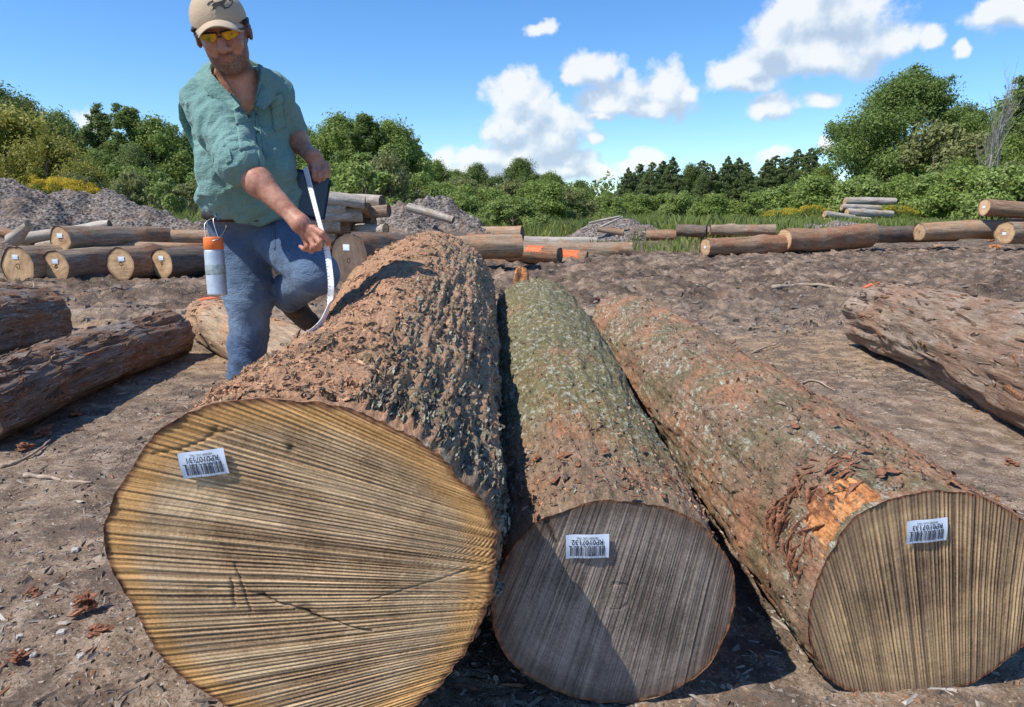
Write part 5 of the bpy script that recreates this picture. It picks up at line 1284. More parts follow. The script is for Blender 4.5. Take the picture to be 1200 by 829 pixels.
# shirt
def wr(p, seed, fr, st): return fbm(p * np.array(fr, np.float32), 3, seed, .55, True) * st
def shirt_field(p):
    d = ell_d(p, CH + TR @ [0, -.01, .0], (.166, .122, .20), TR)
    d = smin(d, ell_d(p, BE + TR @ [-.005, 0, -.01], (.164, .130, .175), TR), .06)
    d = smin(d, ell_d(p, WA + TR @ [-.0, 0, -.00], (.168, .130, .07), TR), .05)
    d = smin(d, cap_d(p, SR + [.0, .03, -.005], SL + [0, 0, -.005], .062, .064), .05)
    d = smin(d, cap_d(p, NECK + [-.055, .02, .0], NECK + [.05, .02, .0], .055, .055), .05)
    m = SR + (ER - SR) * .5
    arm = smin(cap_d(p, SR, m, .070, .065), cap_d(p, m, SR + (ER - SR) * .93, .065, .058), .02)
    arm = smin(arm, cap_d(p, SR + (ER - SR) * .84, SR + (ER - SR) * .985, .064, .066), .006)      # rolled cuff
    arm2 = cap_d(p, SL, SL + (EL - SL) * .80, .072, .062)
    d = smin(smin(d, arm, .009), arm2, .010)
    # folds: slanting across the belly, along the sleeve, blousing at the waist
    a1 = (p - BE) @ TR; s = a1[:, 2]
    d = d + .004 * np.exp(-((np.abs(a1[:, 0] + .10 + .3 * s) / .012) ** 2)) * (s > -.1) * (a1[:, 1] > 0)
    q = np.stack([a1[:, 0] * 3.5 + s * 2.2, a1[:, 1] * 3, s * 9 - a1[:, 0] * 5], 1)
    d = d - .020 * fbm(q, 3, 71, .5, True) * (.35 + .65 * sstep(.16, -.10, s)) - .007 * fbm(np.stack([a1[:, 0] * 14 + s * 8, a1[:, 1] * 14, s * 20 - a1[:, 0] * 12], 1), 2, 73, .5, True)
    cz = fbm(np.stack([a1[:, 0] * 3 + s * 5, a1[:, 1] * 5, s * 6 - a1[:, 0] * 11], 1), 2, 78, .5, True)
    d = d - .006 * cz
    e = ER - SR; L = np.linalg.norm(e); t = ((p - SR) @ e) / L ** 2; near = np.exp(-(np.clip(arm, 0, 1) / .02) ** 2)
    d = d - near * .013 * fbm(np.stack([t * 7 + p[:, 2] * 9, p[:, 0] * 9, p[:, 1] * 9], 1), 2, 75, .5, True) * sstep(-.1, .4, t)
    # blouse over belt
    d = np.maximum(d, -(s + .178 + .02 * np.sin(a1[:, 0] * 22)))
    # opening at the neck: wedge from collar to the sternum
    b1 = (p - NECK) @ TR; xx, yy, zz = b1[:, 0] - .022, b1[:, 1], b1[:, 2]
    wid = .040 * np.clip((zz + .118) / .118, 0, 1.5)
    op = np.maximum(np.abs(xx) - wid, -(yy - .015)); d = np.maximum(d, -op)
    d = np.maximum(d, zz - .050 - .35 * np.maximum(np.abs(xx) - .05, 0))
    neckhole = cap_d(p, hp(0, -.03, -.07), NECK + TR @ [0, -.01, -.03], .070, .076); d = np.maximum(d, -neckhole)
    return d
slo = np.array([-1.45, 2.15, .85]) - base; shi = np.array([-.6, 2.95, 1.78]) - base
shirt, sv, sf = finish('shirt', loc(shirt_field), slo, shi, .0042, M_SHIRT, man)

# jeans
def jean_field(p):
    d = smin(cap_d(p, HIPR + [.01, 0, .02], HIPL + [-.01, 0, .02], .112, .112), ell_d(p, WA + [0, 0, -.02], (.160, .122, .06), TR), .05)
    mr = P_(291, 345, 2.62)
    r = smin(cap_d(p, HIPR + [.0, 0, -.02], mr, .104, .078), cap_d(p, mr, KR, .078, .062), .04)
    r = smin(r, cap_d(p, KR, AR, .064, .062), .03)
    ml = (HIPL + KL) / 2
    l = smin(cap_d(p, HIPL + [0, 0, -.02], KL, .112, .074), cap_d(p, KL, AL, .072, .064), .02)
    d = smin(smin(d, r, .03), l, .012)
    a = p[:, 2]
    f1 = fbm(np.stack([p[:, 0] * 5 + a * 3, p[:, 1] * 5, a * 11 + p[:, 0] * 6], 1), 3, 81, .5, True)
    knee = np.exp(-((a - KR[2]) / .17) ** 2) * (l > r) + np.exp(-(np.linalg.norm(p - AL, axis=1) / .17) ** 2) + .25
    d = d - .017 * f1 * knee - .003 * fbm(p * 24, 2, 83)
    d = np.maximum(d, p[:, 2] - (WA[2] + .012))
    cut = (p - AL) @ ((AL - KL) / np.linalg.norm(AL - KL)); d = np.maximum(d, np.where(l < r, cut - .015, -1))
    d = np.maximum(d, .09 - p[:, 2])
    return d
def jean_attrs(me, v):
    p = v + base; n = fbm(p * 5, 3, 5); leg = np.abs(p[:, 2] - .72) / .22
    set_attr(me, 'fade_lit', np.clip(.55 * np.exp(-leg ** 2) + .35 * n + .7 * np.exp(-(np.linalg.norm(p - AL, axis=1) / .16) ** 2), 0, 1) * .8)  # faded tone on the thighs, plus sunlight painted pale around the raised cuff
jlo = np.array([-1.35, 2.22, .06]) - base; jhi = np.array([-.5, 3.0, 1.20]) - base
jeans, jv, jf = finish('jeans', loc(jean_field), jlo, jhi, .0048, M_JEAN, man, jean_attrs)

# boots
AX = AL - KL; AX /= np.linalg.norm(AX)
HEEL, TOE = P_(334, 350, 2.93), P_(362, 377, 2.86)
def boot_field(A, heel, toe):
    def f(p):
        d = smin(cap_d(p, A, heel + (A - heel) * .3, .050, .046), cap_d(p, heel, toe, .036, .042), .04)
        return smin(d, cap_d(p, A, (heel + toe) / 2, .044, .04), .04)
    return f
def boot(A, heel, toe, sd):
    f = loc(boot_field(A, heel, toe)); lo = np.min([A, heel, toe], 0) - .08 - base; hi = np.max([A, heel, toe], 0) + .08 - base
    o, _, _ = finish('boot', f, lo, hi, .005, M_BOOT, man)
    dv = toe - heel; dv /= np.linalg.norm(dv); down = np.cross(np.cross(dv, A - heel), dv); down = -down / np.linalg.norm(down); w = np.cross(dv, down)
    mb = MB(); L = np.linalg.norm(toe - heel) + .07; n = 22; th = np.arange(n) * 2 * pi / n
    ring = np.stack([np.cos(th) * L / 2, np.sin(th) * (.045 + .006 * np.cos(th))], 1)
    c = (heel + toe) / 2 - base
    vv = np.concatenate([c + ring[:, :1] * dv + ring[:, 1:] * w + down * k for k in (.022, .046)] + [[c + down * .046]])
    mb.add(vv, grid_faces(n, 2, wrap_u=True), [[2 * n, n + i, n + (i + 1) % n] for i in range(n)])
    link('sole', mb.mesh('sole'), M_SOLE, o)
boot(AL + AX * .03, HEEL, TOE, 1)
FZ = gz(AR[0], AR[1]); boot(np.array([AR[0], AR[1], .12 + FZ]), np.array([AR[0] - .01, AR[1] + .05, .055 + FZ]), np.array([AR[0] + .07, AR[1] - .16, .05 + FZ]), 2)

# helpers that lay things on a cloth surface
from mathutils.bvhtree import BVHTree
def bvh_of(v, f, off): return BVHTree.FromPolygons([Vector(map(float, q)) for q in (v + off)], [tuple(map(int, q)) for q in f])
SB = bvh_of(sv, sf, base); JB = bvh_of(jv, jf, base); BB = bvh_of(bv, bf, base)
def hit(bv_, px, py):
    d = Vector(ray(px, py).tolist()).normalized(); r = bv_.ray_cast(Vector((0, 0, CAM_H)), d)
    return (np.array(r[0]), np.array(r[1])) if r[0] is not None else (None, None)
def patch(name, bv_, quadpx, nx, ny, off, thick, mat, parent, label=None, edge=.0, puff=0.0):
    """a cloth piece lying on the surface: bilinear between four picture corners, then given thickness"""
    (x0, y0), (x1, y1), (x2, y2), (x3, y3) = quadpx; top = []; bot = []; last = None
    for j in range(ny):
        for i in range(nx):
            u, w = i / (nx - 1), j / (ny - 1)
            px = (x0 * (1 - u) + x1 * u) * (1 - w) + (x3 * (1 - u) + x2 * u) * w; py = (y0 * (1 - u) + y1 * u) * (1 - w) + (y3 * (1 - u) + y2 * u) * w
            h, n = hit(bv_, px, py)
            if h is None: h, n = last if last else (at(px, py, 2.45), np.array([0, -1., 0]))
            n = n * .6 + np.array([0, -1, .1]) * .4; n /= np.linalg.norm(n); last = (h, n)
            t = thick + puff * sin(u * pi) * sin(w * pi)
            top.append(h + n * (off + t)); bot.append(h + n * (off - .004))
    v = np.array(top + bot) - base; q = grid_faces(nx, ny); N = nx * ny
    rim = [j * nx for j in range(ny)]; r2 = [j * nx + nx - 1 for j in range(ny)]
    qs = [q, q[:, ::-1] + N]
    def strip(ids): return np.array([[a, b, b + N, a + N] for a, b in zip(ids[:-1], ids[1:])])
    qs += [strip(list(range(nx))), strip(list(range((ny - 1) * nx, ny * nx))), strip(rim), strip(r2)]
    return link(name, mesh_np(name, v, [np.concatenate(qs)]), mat, parent, label=label)
# placket, pockets, flaps, collar
patch('placket', SB, [(296, 122), (301, 121), (316, 236), (309, 237)], 5, 30, .001, .003, M_SHIRT, shirt)
for (x, y) in ((300, 134), (303, 155), (307, 178), (311, 200), (314, 222)):
    h, n = hit(SB, x, y)
    if h is not None:
        mb = MB(); mb.tube([h - base + [0, -.003, 0], h - base + [0, -.0075, 0]], [.0055, .0055], 10); link('button', mb.mesh('button'), M_SHIRTD, shirt)
patch('pocket', SB, [(276, 139), (299, 135), (301, 172), (281, 177)], 10, 12, .001, .003, M_SHIRT, shirt, puff=.006)
patch('pocket_flap', SB, [(274, 133), (299, 129), (300, 142), (277, 148)], 10, 6, .005, .004, M_SHIRT, shirt, puff=.006)
patch('pocket', SB, [(317, 122), (331, 116), (335, 150), (321, 155)], 8, 12, .001, .003, M_SHIRT, shirt, puff=.006)
patch('pocket_flap', SB, [(314, 116), (331, 109), (333, 121), (318, 128)], 8, 6, .005, .004, M_SHIRT, shirt, puff=.006)
def tubeflap(pts, w, mat, name, parent, tv):
    """a folded strip of cloth (collar, cuff edge)"""
    pts = np.array(pts); tg = np.gradient(pts, axis=0); n = len(pts); tv = np.asarray(tv, float); rows = []
    for i in range(n):
        t = tg[i] / np.linalg.norm(tg[i]); o = tv - (tv @ t) * t; o /= np.linalg.norm(o); nn = np.cross(t, o)
        ww = w if np.isscalar(w) else w[i]
        rows.append([pts[i] - nn * .003, pts[i] + o * ww * .5 - nn * .006, pts[i] + o * ww - nn * .002, pts[i] + o * ww + nn * .002, pts[i] + o * ww * .5 + nn * .001, pts[i] + nn * .003])
    v = np.array(rows).reshape(-1, 3) - base
    f = grid_faces(6, n, wrap_u=True)
    caps = [[0, 1, 4, 5], [1, 2, 3, 4]]; b0 = (n - 1) * 6
    f = np.concatenate([f, caps, [[b0 + a for a in reversed(c)] for c in caps]])
    return link(name, mesh_np(name, v, f), mat, parent)
nk = lambda x, y, z: NECK + TR @ np.array([x, y, z])
tubeflap([nk(-.074, -.01, .046), nk(-.078, .015, .042), nk(-.078, .04, .035), nk(-.048, .085, -.005), nk(-.012, .115, -.055)], [.02, .040, .05, .055, .03], M_SHIRT, 'collar', shirt, TR @ np.array([-.7, .25, -1]))
tubeflap([nk(.01, -.085, .075), nk(.062, -.06, .070), nk(.092, -.01, .055), nk(.088, .04, .028), nk(.066, .082, -.01), nk(.040, .108, -.055)], [.04, .042, .045, .05, .055, .03], M_SHIRT, 'collar', shirt, TR @ np.array([.7, .25, -1]))
patch('shoulder_seam', SB, [(241, 88), (244, 88), (246, 112), (243, 113)], 3, 12, .0, .002, M_SHIRT, shirt)
patch('sleeve_tab', SB, [(262, 172), (268, 170), (272, 190), (266, 193)], 4, 8, .001, .003, M_SHIRT, shirt)
# back vent flap seen as a dark green strip at the left of the shirt
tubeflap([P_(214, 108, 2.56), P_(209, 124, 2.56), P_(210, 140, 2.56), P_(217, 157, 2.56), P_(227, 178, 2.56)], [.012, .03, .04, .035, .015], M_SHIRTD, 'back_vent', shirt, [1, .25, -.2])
# rolled cuff ring
e = (ER - SR) / np.linalg.norm(ER - SR); c0 = SR + (ER - SR) * .95
u0 = np.cross(e, [0, 0, 1]); u0 /= np.linalg.norm(u0); w0 = np.cross(e, u0)
mb = MB(); th = np.linspace(0, 2 * pi, 40, endpoint=False); rows = []
prof_ = [(-.040, .058), (-.040, .067), (-.030, .071), (-.014, .070), (-.010, .065), (-.006, .070), (.004, .074), (.022, .072), (.028, .066), (.027, .054), (.0, .048), (-.040, .046)]
for k, (s_, r_) in enumerate(prof_):
    rr = r_ * 1.09 + .0025 * np.sin(th * 5 + k) + .002 * np.sin(th * 9 + 2 * k)
    rows.append(c0 + e * s_ + rr[:, None] * (np.cos(th)[:, None] * u0 + np.sin(th)[:, None] * w0))
v = np.concatenate(rows) - base; link('rolled_cuff', mesh_np('rolled_cuff', v, grid_faces(40, len(prof_), wrap_u=True, wrap_v=True)), M_SHIRT, shirt)
# belt with loops, pocket seam, fly
bl = []
for a in np.linspace(0, 2 * pi, 56, endpoint=False):
    c = WA + np.array([0, 0, -.022]); bl.append(c + TR @ np.array([.170 * cos(a), .134 * sin(a), .012 * sin(a)]))
bl = np.array(bl + bl[:1]); mb = MB(); rows = []
for i, q in enumerate(bl[:-1]):
    o = q - (WA + [0, 0, -.022]); o /= np.linalg.norm(o)
    rows.append([q + [0, 0, .018], q + o * .004 + [0, 0, .017], q + o * .004 - [0, 0, .017], q - [0, 0, .018]])
v = np.array(rows).reshape(-1, 3) - base; belt = link('belt', mesh_np('belt', v, grid_faces(4, 56, wrap_u=True, wrap_v=True)), M_BELT, man)
for (x, y) in ((258, 250), (292, 254), (340, 248)):
    h, n = hit(JB, x, y + 3)
    if h is not None: mb = MB(); mb.box(h - base + [0, -.016, .012], (.012, .006, .055)); link('belt_loop', mb.mesh('belt_loop'), M_JEAN, jeans)
patch('pocket_seam', JB, [(262, 268), (263, 270), (290, 256), (288, 255)], 14, 2, .0, .0025, M_JEAN, jeans)
patch('fly_seam', JB, [(319, 262), (322, 262), (323, 292), (321, 293)], 2, 10, .0, .0025, M_JEAN, jeans)
h, n = hit(JB, 322, 256)

# cap
def cap_field(p):
    d = ell_d(p, hp(0, -.014, .032), (.087, .107, .092), HR)
    q = (p - HC) @ HR
    d = np.maximum(d, -(q[:, 2] - (.026 + .05 * -q[:, 1] * .6))); inner = ell_d(p, hp(0, -.014, .022), (.079, .099, .086), HR); d = np.maximum(d, -inner)
    a = np.abs(np.sin(3 * np.arctan2(q[:, 0], q[:, 1] + .014))); return d + .0012 * np.exp(-(a / .06) ** 2) - .0012 * fbm(p * 30, 2, 91)
clo = HC - .15 - base; chi = HC + .17 - base
capo, cv, cf = finish('cap', loc(cap_field), clo, chi, .0035, M_CAP, man)
mb = MB(); nu, nv = 26, 10; rows = []
for lay in (0, 1):
    for j in range(nv):
        for i in range(nu):
            a = (i / (nu - 1) - .5) * 2; t = j / (nv - 1)
            x = a * (.074 + .002 * t) * (1 - .06 * t); y = .088 * sqrt(max(0, 1 - (a * .80) ** 2)) + t * .075 * sqrt(max(0, 1 - abs(a) ** 2.6)) ; z = .050 - .034 * a * a - t * (.006) - .012 * a * a * t - lay * .0035
            rows.append(hp(x, y - .008, z))
v = np.array(rows) - base; q = grid_faces(nu, nv); N = nu * nv
def strip_(ids): return np.array([[a, b, b + N, a + N] for a, b in zip(ids[:-1], ids[1:])])
qs = np.concatenate([q, q[:, ::-1] + N, strip_(list(range(N - nu, N))), strip_([j * nu for j in range(nv)]), strip_([j * nu + nu - 1 for j in range(nv)])])
link('brim', mesh_np('brim', v, qs), M_CAP, capo)
# cap strap / dark mesh band above the ears, button
for s in (-1, 1):
    mb = MB(); mb.tube([hp(s * .079, .045, .020), hp(s * .0865, .01, .015), hp(s * .085, -.03, .018)] - base, .006, 8, flat=1); link('band', mb.mesh('band', True), M_CAPD, capo)
# running dog emblem, stitched on the front of the cap
CB = bvh_of(cv, cf, base)
dog = [[(248, 7), (251, 4), (256, 3), (261, 1), (263, -1), (266, 0), (264, 3), (262, 6), (264, 10), (261, 9), (258, 7), (254, 8), (252, 11), (248, 14), (250, 9)]]
def poly_on(bv_, pts, off, mat, name, parent):
    vs = []
    for x, y in pts:
        h, n = hit(bv_, x, y)
        if h is None: return
        vs.append(h + n * off if n[1] < 0 else h - n * off)
    bm_ = bmesh.new(); vv = [bm_.verts.new(Vector(map(float, q - base))) for q in vs]
    bm_.faces.new(vv); bmesh.ops.triangulate(bm_, faces=bm_.faces[:]); me = bpy.data.meshes.new(name); bm_.to_mesh(me); bm_.free()
    return link(name, me, mat, parent)
poly_on(CB, dog[0], .003, M_CAPD, 'emblem', capo)
def curve_on(bv_, pts, r, mat, name, parent, off=.002):
    vs = [hit(bv_, x, y)[0] for x, y in pts]; vs = [q for q in vs if q is not None]
    if len(vs) > 2: mb = MB(); mb.tube(np.array(vs) - base + [0, -off, 0], r, 6); link(name, mb.mesh(name, True), mat, parent)
curve_on(CB, [(263, 10), (268, 9), (271, 6), (273, 2), (272, -1), (269, 1)], .0018, M_CAPD, 'emblem', capo)
curve_on(CB, [(243, 6), (246, 3), (250, 1)], .0013, M_CAPD, 'emblem', capo)
# hair below the cap
def hair_field(p):
    q = (p - HC) @ HR; d = ell_d(p, hp(0, -.020, .004), (.0815, .094, .094), HR); d = np.maximum(d, q[:, 2] - .03); d = np.maximum(d, -(q[:, 2] + .058))
    return np.maximum(d, q[:, 1] - .012 + .2 * np.abs(q[:, 2])) - .0018 * fbm(p * 60, 2, 4)
finish('hair', loc(hair_field), clo, chi, .004, plain('dark_brown_hair', (.035, .022, .016), .7, .2, var=(200, .4), bumpn=(300, .8, .002)), man)
# safety glasses with yellow mirrored lenses
def lens_mat():
    def f(b, p): setp(b, p, b.ramp(b.noise(b.obj(), 30, 2), [(.35, (.62, .17, .01)), (.55, (.60, .42, .02)), (.7, (.16, .19, .02))]), .12, None, .8, .35)
    return material('yellow_mirror_lens', f)
M_LENS = lens_mat(); gl = None
mb = MB()
for s in (-1, 1):
    mb.tube(np.array([hp(s * .004, .104, .014), hp(s * .03, .104, .018), hp(s * .058, .090, .015), hp(s * .067, .075, .009), hp(s * .084, .02, .003), hp(s * .088, -.03, -.004)]) - base, .0028, 6)
mb.tube(np.array([hp(-.006, .106, .002), hp(0, .109, .004), hp(.006, .106, .002)]) - base, .0024, 6)
gl = link('sunglasses', mb.mesh('sunglasses', True), M_CAPD, man)
for s in (-1, 1):
    rows = []; n = 14
    for j in range(7):
        for i in range(n):
            a = i / (n - 1); b_ = j / 6; x = s * (.009 + .049 * a); zz = .014 - (.026 - .010 * a * a) * b_ * sin(min(1, .35 + 2.0 * a) * pi / 2)
            rows.append(hp(x, .105 - .9 * (a * .056) ** 2 * 5.5 - .004 * b_, zz))
    v = np.array(rows) - base; v2 = v - (HR @ np.array([0, .002, 0])); q = grid_faces(n, 7)
    link('lens', mesh_np('lens', np.concatenate([v, v2]), [np.concatenate([q, q[:, ::-1] + n * 7])]), M_LENS, gl)

# ------------------------------------------------------------------ things the man holds or carries
# white flexible measuring strip, its lower end resting on the largest log
bark1 = [c for c in log1.children if c.name.startswith('bark')][0]
n_ = len(bark1.data.vertices); vv = np.empty(n_ * 3, np.float32); bark1.data.vertices.foreach_get('co', vv); vv = vv.reshape(-1, 3) @ F1.T + C1w
n4 = grid_faces(440, 560, wrap_u=True); L1B = BVHTree.FromPolygons([Vector(map(float, q)) for q in vv], [tuple(map(int, q)) for q in n4[:: 1]])
tip, _n = hit(L1B, 362, 392)
print('strip tip', tip, 'knee', KL, 'log under knee', hit(L1B, 372, 350)[0])
ytip = float(tip[1]) if tip is not None else 2.1
sp = [(358, 197, 2.56), (362, 213, 2.52), (367, 233, 2.46), (373, 256, 2.36), (379, 278, 2.25), (383, 293, 2.24), (386, 312, 2.22), (388, 335, 2.20), (386, 356, 2.19), (379, 374, (2.18 + ytip) / 2), (370, 386, ytip * .8 + .2 * 2.18), (361, 393, ytip)]
pts = np.array([P_(*s) for s in sp])
def spl(pts, k=6):
    out = []; n = len(pts)
    for i in range(n - 1):
        p0, p1, p2, p3 = pts[max(i - 1, 0)], pts[i], pts[i + 1], pts[min(i + 2, n - 1)]
        for t in np.arange(k) / k: out.append(.5 * (2 * p1 + (p2 - p0) * t + (2 * p0 - 5 * p1 + 4 * p2 - p3) * t * t + (3 * p1 - p0 - 3 * p2 + p3) * t ** 3))
    return np.array(out + [pts[-1]])
pts = spl(pts); tg = np.gradient(pts, axis=0); tg /= np.linalg.norm(tg, axis=1)[:, None]
rows = []
for p, t in zip(pts, tg):
    s_ = np.cross(t, [0.25, 1, 0.1]); s_ /= np.linalg.norm(s_); n = np.cross(s_, t)
    rows.append([p - s_ * .0105 - n * .0012, p + s_ * .0105 - n * .0012, p + s_ * .0105 + n * .0012, p - s_ * .0105 + n * .0012])
v = np.array(rows); o0 = v[-1, 0].copy()
strip = empty('measuring_strip', o0, label='white flexible measuring strip held by the man, its tip bent onto the largest log', cat='measuring tape')
f_ = grid_faces(4, len(v), wrap_u=True); f_ = np.concatenate([f_, [[0, 1, 2, 3]], [[len(v) * 4 - 1 - i for i in range(4)]]])
link('blade', mesh_np('blade', v.reshape(-1, 3) - o0, f_, False), plain('white_strip_plastic', (.80, .80, .78), .4, .4, var=(50, .06)), strip)
mb = MB()
for i in range(4, len(v) - 1):
    w = (.45 if i % 3 else .9); a0, a1 = v[i, 0], v[i, 1]; n = np.cross(a1 - a0, tg[i]); n /= np.linalg.norm(n)
    if n[1] > 0: n = -n
    if (pts[i] - v[i, 3]) @ n < 0: pass
    b0 = a0 + n * .0016; b1 = a0 + (a1 - a0) * w * .5 + n * .0016; mb.add([b0 - o0, b1 - o0, b1 - o0 + tg[i] * .0016, b0 - o0 + tg[i] * .0016], [[0, 1, 2, 3]])
link('graduation_marks', mb.mesh('graduation_marks'), M_INK, strip)

# dark blue handheld case in the left hand
def tablet():
    c = P_(360, 229, 2.66); o = empty('handheld_computer', c, label='dark blue handheld computer case held at the left hip of the man', cat='handheld computer')
    X = np.array([.86, .40, -.22]); X /= np.linalg.norm(X); Z = np.array([.12, .12, 1.]); Z -= (Z @ X) * X; Z /= np.linalg.norm(Z); Y = np.cross(Z, X); M = np.stack([X, Y, Z], 1)
    def rbox(sx, sy, sz, r, off, name, mat, par):
        bm_ = bmesh.new(); bmesh.ops.create_cube(bm_, size=1)
        for v_ in bm_.verts: v_.co = Vector((v_.co.x * sx, v_.co.y * sy, v_.co.z * sz))
        bmesh.ops.bevel(bm_, geom=bm_.edges[:], offset=r, segments=3, affect='EDGES')
        for v_ in bm_.verts: v_.co = Vector(map(float, M @ (np.array(v_.co) + off)))
        me = bpy.data.meshes.new(name); bm_.to_mesh(me); bm_.free(); return link(name, me, mat, par)
    navy = plain('navy_case_fabric', (.018, .028, .07), .6, .3, var=(40, .3), bumpn=(200, .4, .002))
    cs = rbox(.155, .042, .175, .012, np.array([0, 0, 0]), 'case', navy, o)
    rbox(.135, .008, .150, .003, np.array([0, -.021, 0]), 'front_panel', plain('dark_screen', (.02, .03, .06), .2, .5), cs)
    rbox(.160, .048, .012, .004, np.array([0, 0, .055]), 'zip_band', plain('black_zip', (.012, .012, .014), .5), cs)
tablet()

# orange capped silver marking paint can hanging at the right hip
def can():
    top = P_(250, 283, 2.44); c = P_(255, 346, 2.43); ax = top - c; L = np.linalg.norm(ax)
    o = empty('marking_paint_can', c, label='silver marking paint can with an orange cap hanging at the right hip of the man', cat='paint can')
    Z = ax / L; X = np.cross([0, 1, 0], Z); X /= np.linalg.norm(X); Y = np.cross(Z, X); M = np.stack([X, Y, Z], 1)
    def lathe(pr, name, mat, par, n=28):
        th = np.arange(n) * 2 * pi / n; v = np.array([[r * cos(a), r * sin(a), z] for r, z in pr for a in th]) @ M.T
        return link(name, mesh_np(name, v, grid_faces(n, len(pr), wrap_u=True)), mat, par)
    silver = plain('scuffed_silver_tin', (.66, .66, .66), .42, .5, .6, var=(30, .18), bumpn=(40, .15, .002)); R = .0335
    b_ = lathe([(0, .006), (R * .75, .004), (R * .92, -.001), (R, .002), (R * 1.03, .006), (R, .01), (R, L * .80), (R * .97, L * .83), (R * .8, L * .88), (R * .6, L * .90), (0, L * .90)], 'can_body', silver, o)
    lathe([(0, L * .85), (R * .95, L * .85), (R * 1.0, L * .86), (R * .97, L * 1.06), (R * .90, L * 1.08), (0, L * 1.08)], 'cap', plain('bright_orange_plastic', (.90, .20, .04), .45, .4), o)
    lathe([(R * 1.004, L * .38), (R * 1.012, L * .39), (R * 1.012, L * .56), (R * 1.004, L * .57)], 'label_band', plain('worn_grey_green_label', (.42, .47, .44), .4, .4, .4, var=(60, .6)), b_)
    mb = MB()
    tb = P_(262, 254, 2.50) - c
    mb.tube(spl(np.array([Z * L * 1.04 + X * .02, (Z * L * 1.04 + tb) / 2 + [-.015, 0, .03], tb])), .0018, 6); mb.tube(spl(np.array([Z * L * 1.04 - X * .025, (Z * L + tb) / 2 + [-.045, 0, .02], tb + [-.02, 0, 0.0]])), .0018, 6)
    mb.tube(spl(np.array([Z * L * 1.0 - Y * .03, Z * L * .98 + [.03, -.02, .015], tb + [.015, -.02, -.035], tb])), .0018, 6)
    link('wire_hook', mb.mesh('wire_hook', True), M_STEEL, o)
can()
# ------------------------------------------------------------------ litter on the ground
def flakes(n, x0, x1, y0, y1, smin_, smax_, name, mat, label, seed, longish=2.0, pw=2.0, wedge=.35):
    r = np.random.default_rng(seed); y = y0 + (y1 - y0) * r.random(n) ** pw
    half = .80 * y; x = np.clip(r.uniform(-1, 1, n) * (half + .6), x0, x1)
    k = fbm(V3(x * 1.3, y * 1.3, 2), 3, seed) > -.25 + .3 * r.random(n) - .2; x = x[k]; y = y[k]; n = len(x)
    s = smin_ * (smax_ / smin_) ** (r.random(n) ** 1.8); a = r.uniform(0, pi * 2, n); z = ground_h(x, y)
    ca, sa = np.cos(a), np.sin(a); L = s * r.uniform(.7, longish, n); W = s * r.uniform(.25, .6, n); T = s * wedge * r.uniform(.3, 1, n)
    tilt = r.normal(size=n) * .25
    def P(u, w, h): return np.stack([x + u * L * ca - w * W * sa, y + u * L * sa + w * W * ca, z + h * T + u * L * tilt * .5 + .15 * T], -1)
    v = np.stack([P(-.5, -.3, -.3), P(.45, -.5, -.3), P(.5, .4, -.2), P(-.4, .5, -.3), P(-.3, -.1, .6), P(.35, .1, .5)], 1).reshape(-1, 3)
    b0 = (np.arange(n) * 6)[:, None]
    q = np.concatenate([b0 + np.array([[0, 1, 5, 4]]), b0 + np.array([[1, 2, 5, 5]])[:, :4], b0 + np.array([[2, 3, 4, 5]])], 0)
    q4 = np.concatenate([b0 + np.array([[0, 1, 5, 4]]), b0 + np.array([[2, 3, 4, 5]])]); t3 = np.concatenate([b0 + np.array([[1, 2, 5]]), b0 + np.array([[3, 0, 4]])])
    me = mesh_np(name, v, [q4, t3], False); set_attr(me, 'tone', np.repeat(r.random(n), 6))
    link(name, me, mat, kind='stuff', label=label, cat=name.replace('_', ' '))
def litter_mat(name, stops):
    def f(b, p):
        t = b.attr('tone'); n = b.noise(b.obj(), 90, 3); c = b.ramp(t, stops, 'CONSTANT'); c = b.mix(b.math('MULTIPLY', n, .6), c, (.10, .08, .065))
        setp(b, p, c, .9, None, .1)
    return material(name, f)
M_CHIP = litter_mat('mixed_chips', [(0, (.30, .24, .19)), (.25, (.20, .155, .12)), (.45, (.42, .36, .30)), (.62, (.36, .17, .09)), (.75, (.12, .095, .08)), (.9, (.58, .52, .44))])
M_CLOD = litter_mat('mud_clods', [(0, (.26, .21, .17)), (.3, (.16, .125, .10)), (.55, (.36, .30, .25)), (.85, (.09, .07, .055))])
flakes(24000, -9, 9, .85, 7.5, .005, .032, 'wood_chips', M_CHIP, 'small wood and bark chips strewn over the ground in front', 601, 3.2, 1.6, .3)
flakes(16000, -24, 24, 6.0, 24, .015, .09, 'mud_clods', M_CLOD, 'dark mud clods and bark scraps on the churned ground', 602, 2.0, 1.3, .7)
flakes(16000, -9, 9, .85, 7, .006, .024, 'gravel', M_CLOD, 'crumbs of soil and small stones on the ground', 603, 1.4, 1.5, .8)
def stick(pts, r, label, mat=None, name='stick', cat='stick', group=None):
    P = np.array([gnd(px, py) for px, py, dz in pts]); 
    for i, (px, py, dz) in enumerate(pts): P[i, 2] = gz(P[i, 0], P[i, 1]) + r * .6 + dz
    o = P[0].copy(); P = spl(P - o, 5); mb = MB(); n = len(P); jit = np.random.default_rng(int(abs(pts[0][0]) * 7)).normal(size=(n, 3)) * r * .25
    mb.tube(P + jit, r * (1 - .6 * np.linspace(0, 1, n)) * (1 + .2 * np.sin(np.arange(n) * 2.1)), 7)
    return link(name, mb.mesh(name, True), mat or M_STRAW, None, o, label, cat, group)
stick([(828, 420, 0), (848, 412, .01), (862, 405, .03)], .016, 'forked dark twig on the ground right of the third log', M_BARKCH)
stick([(858, 425, 0), (880, 416, .0), (912, 406, .02)], .012, 'thin twig in front of the forked dark twig', M_STRAW)
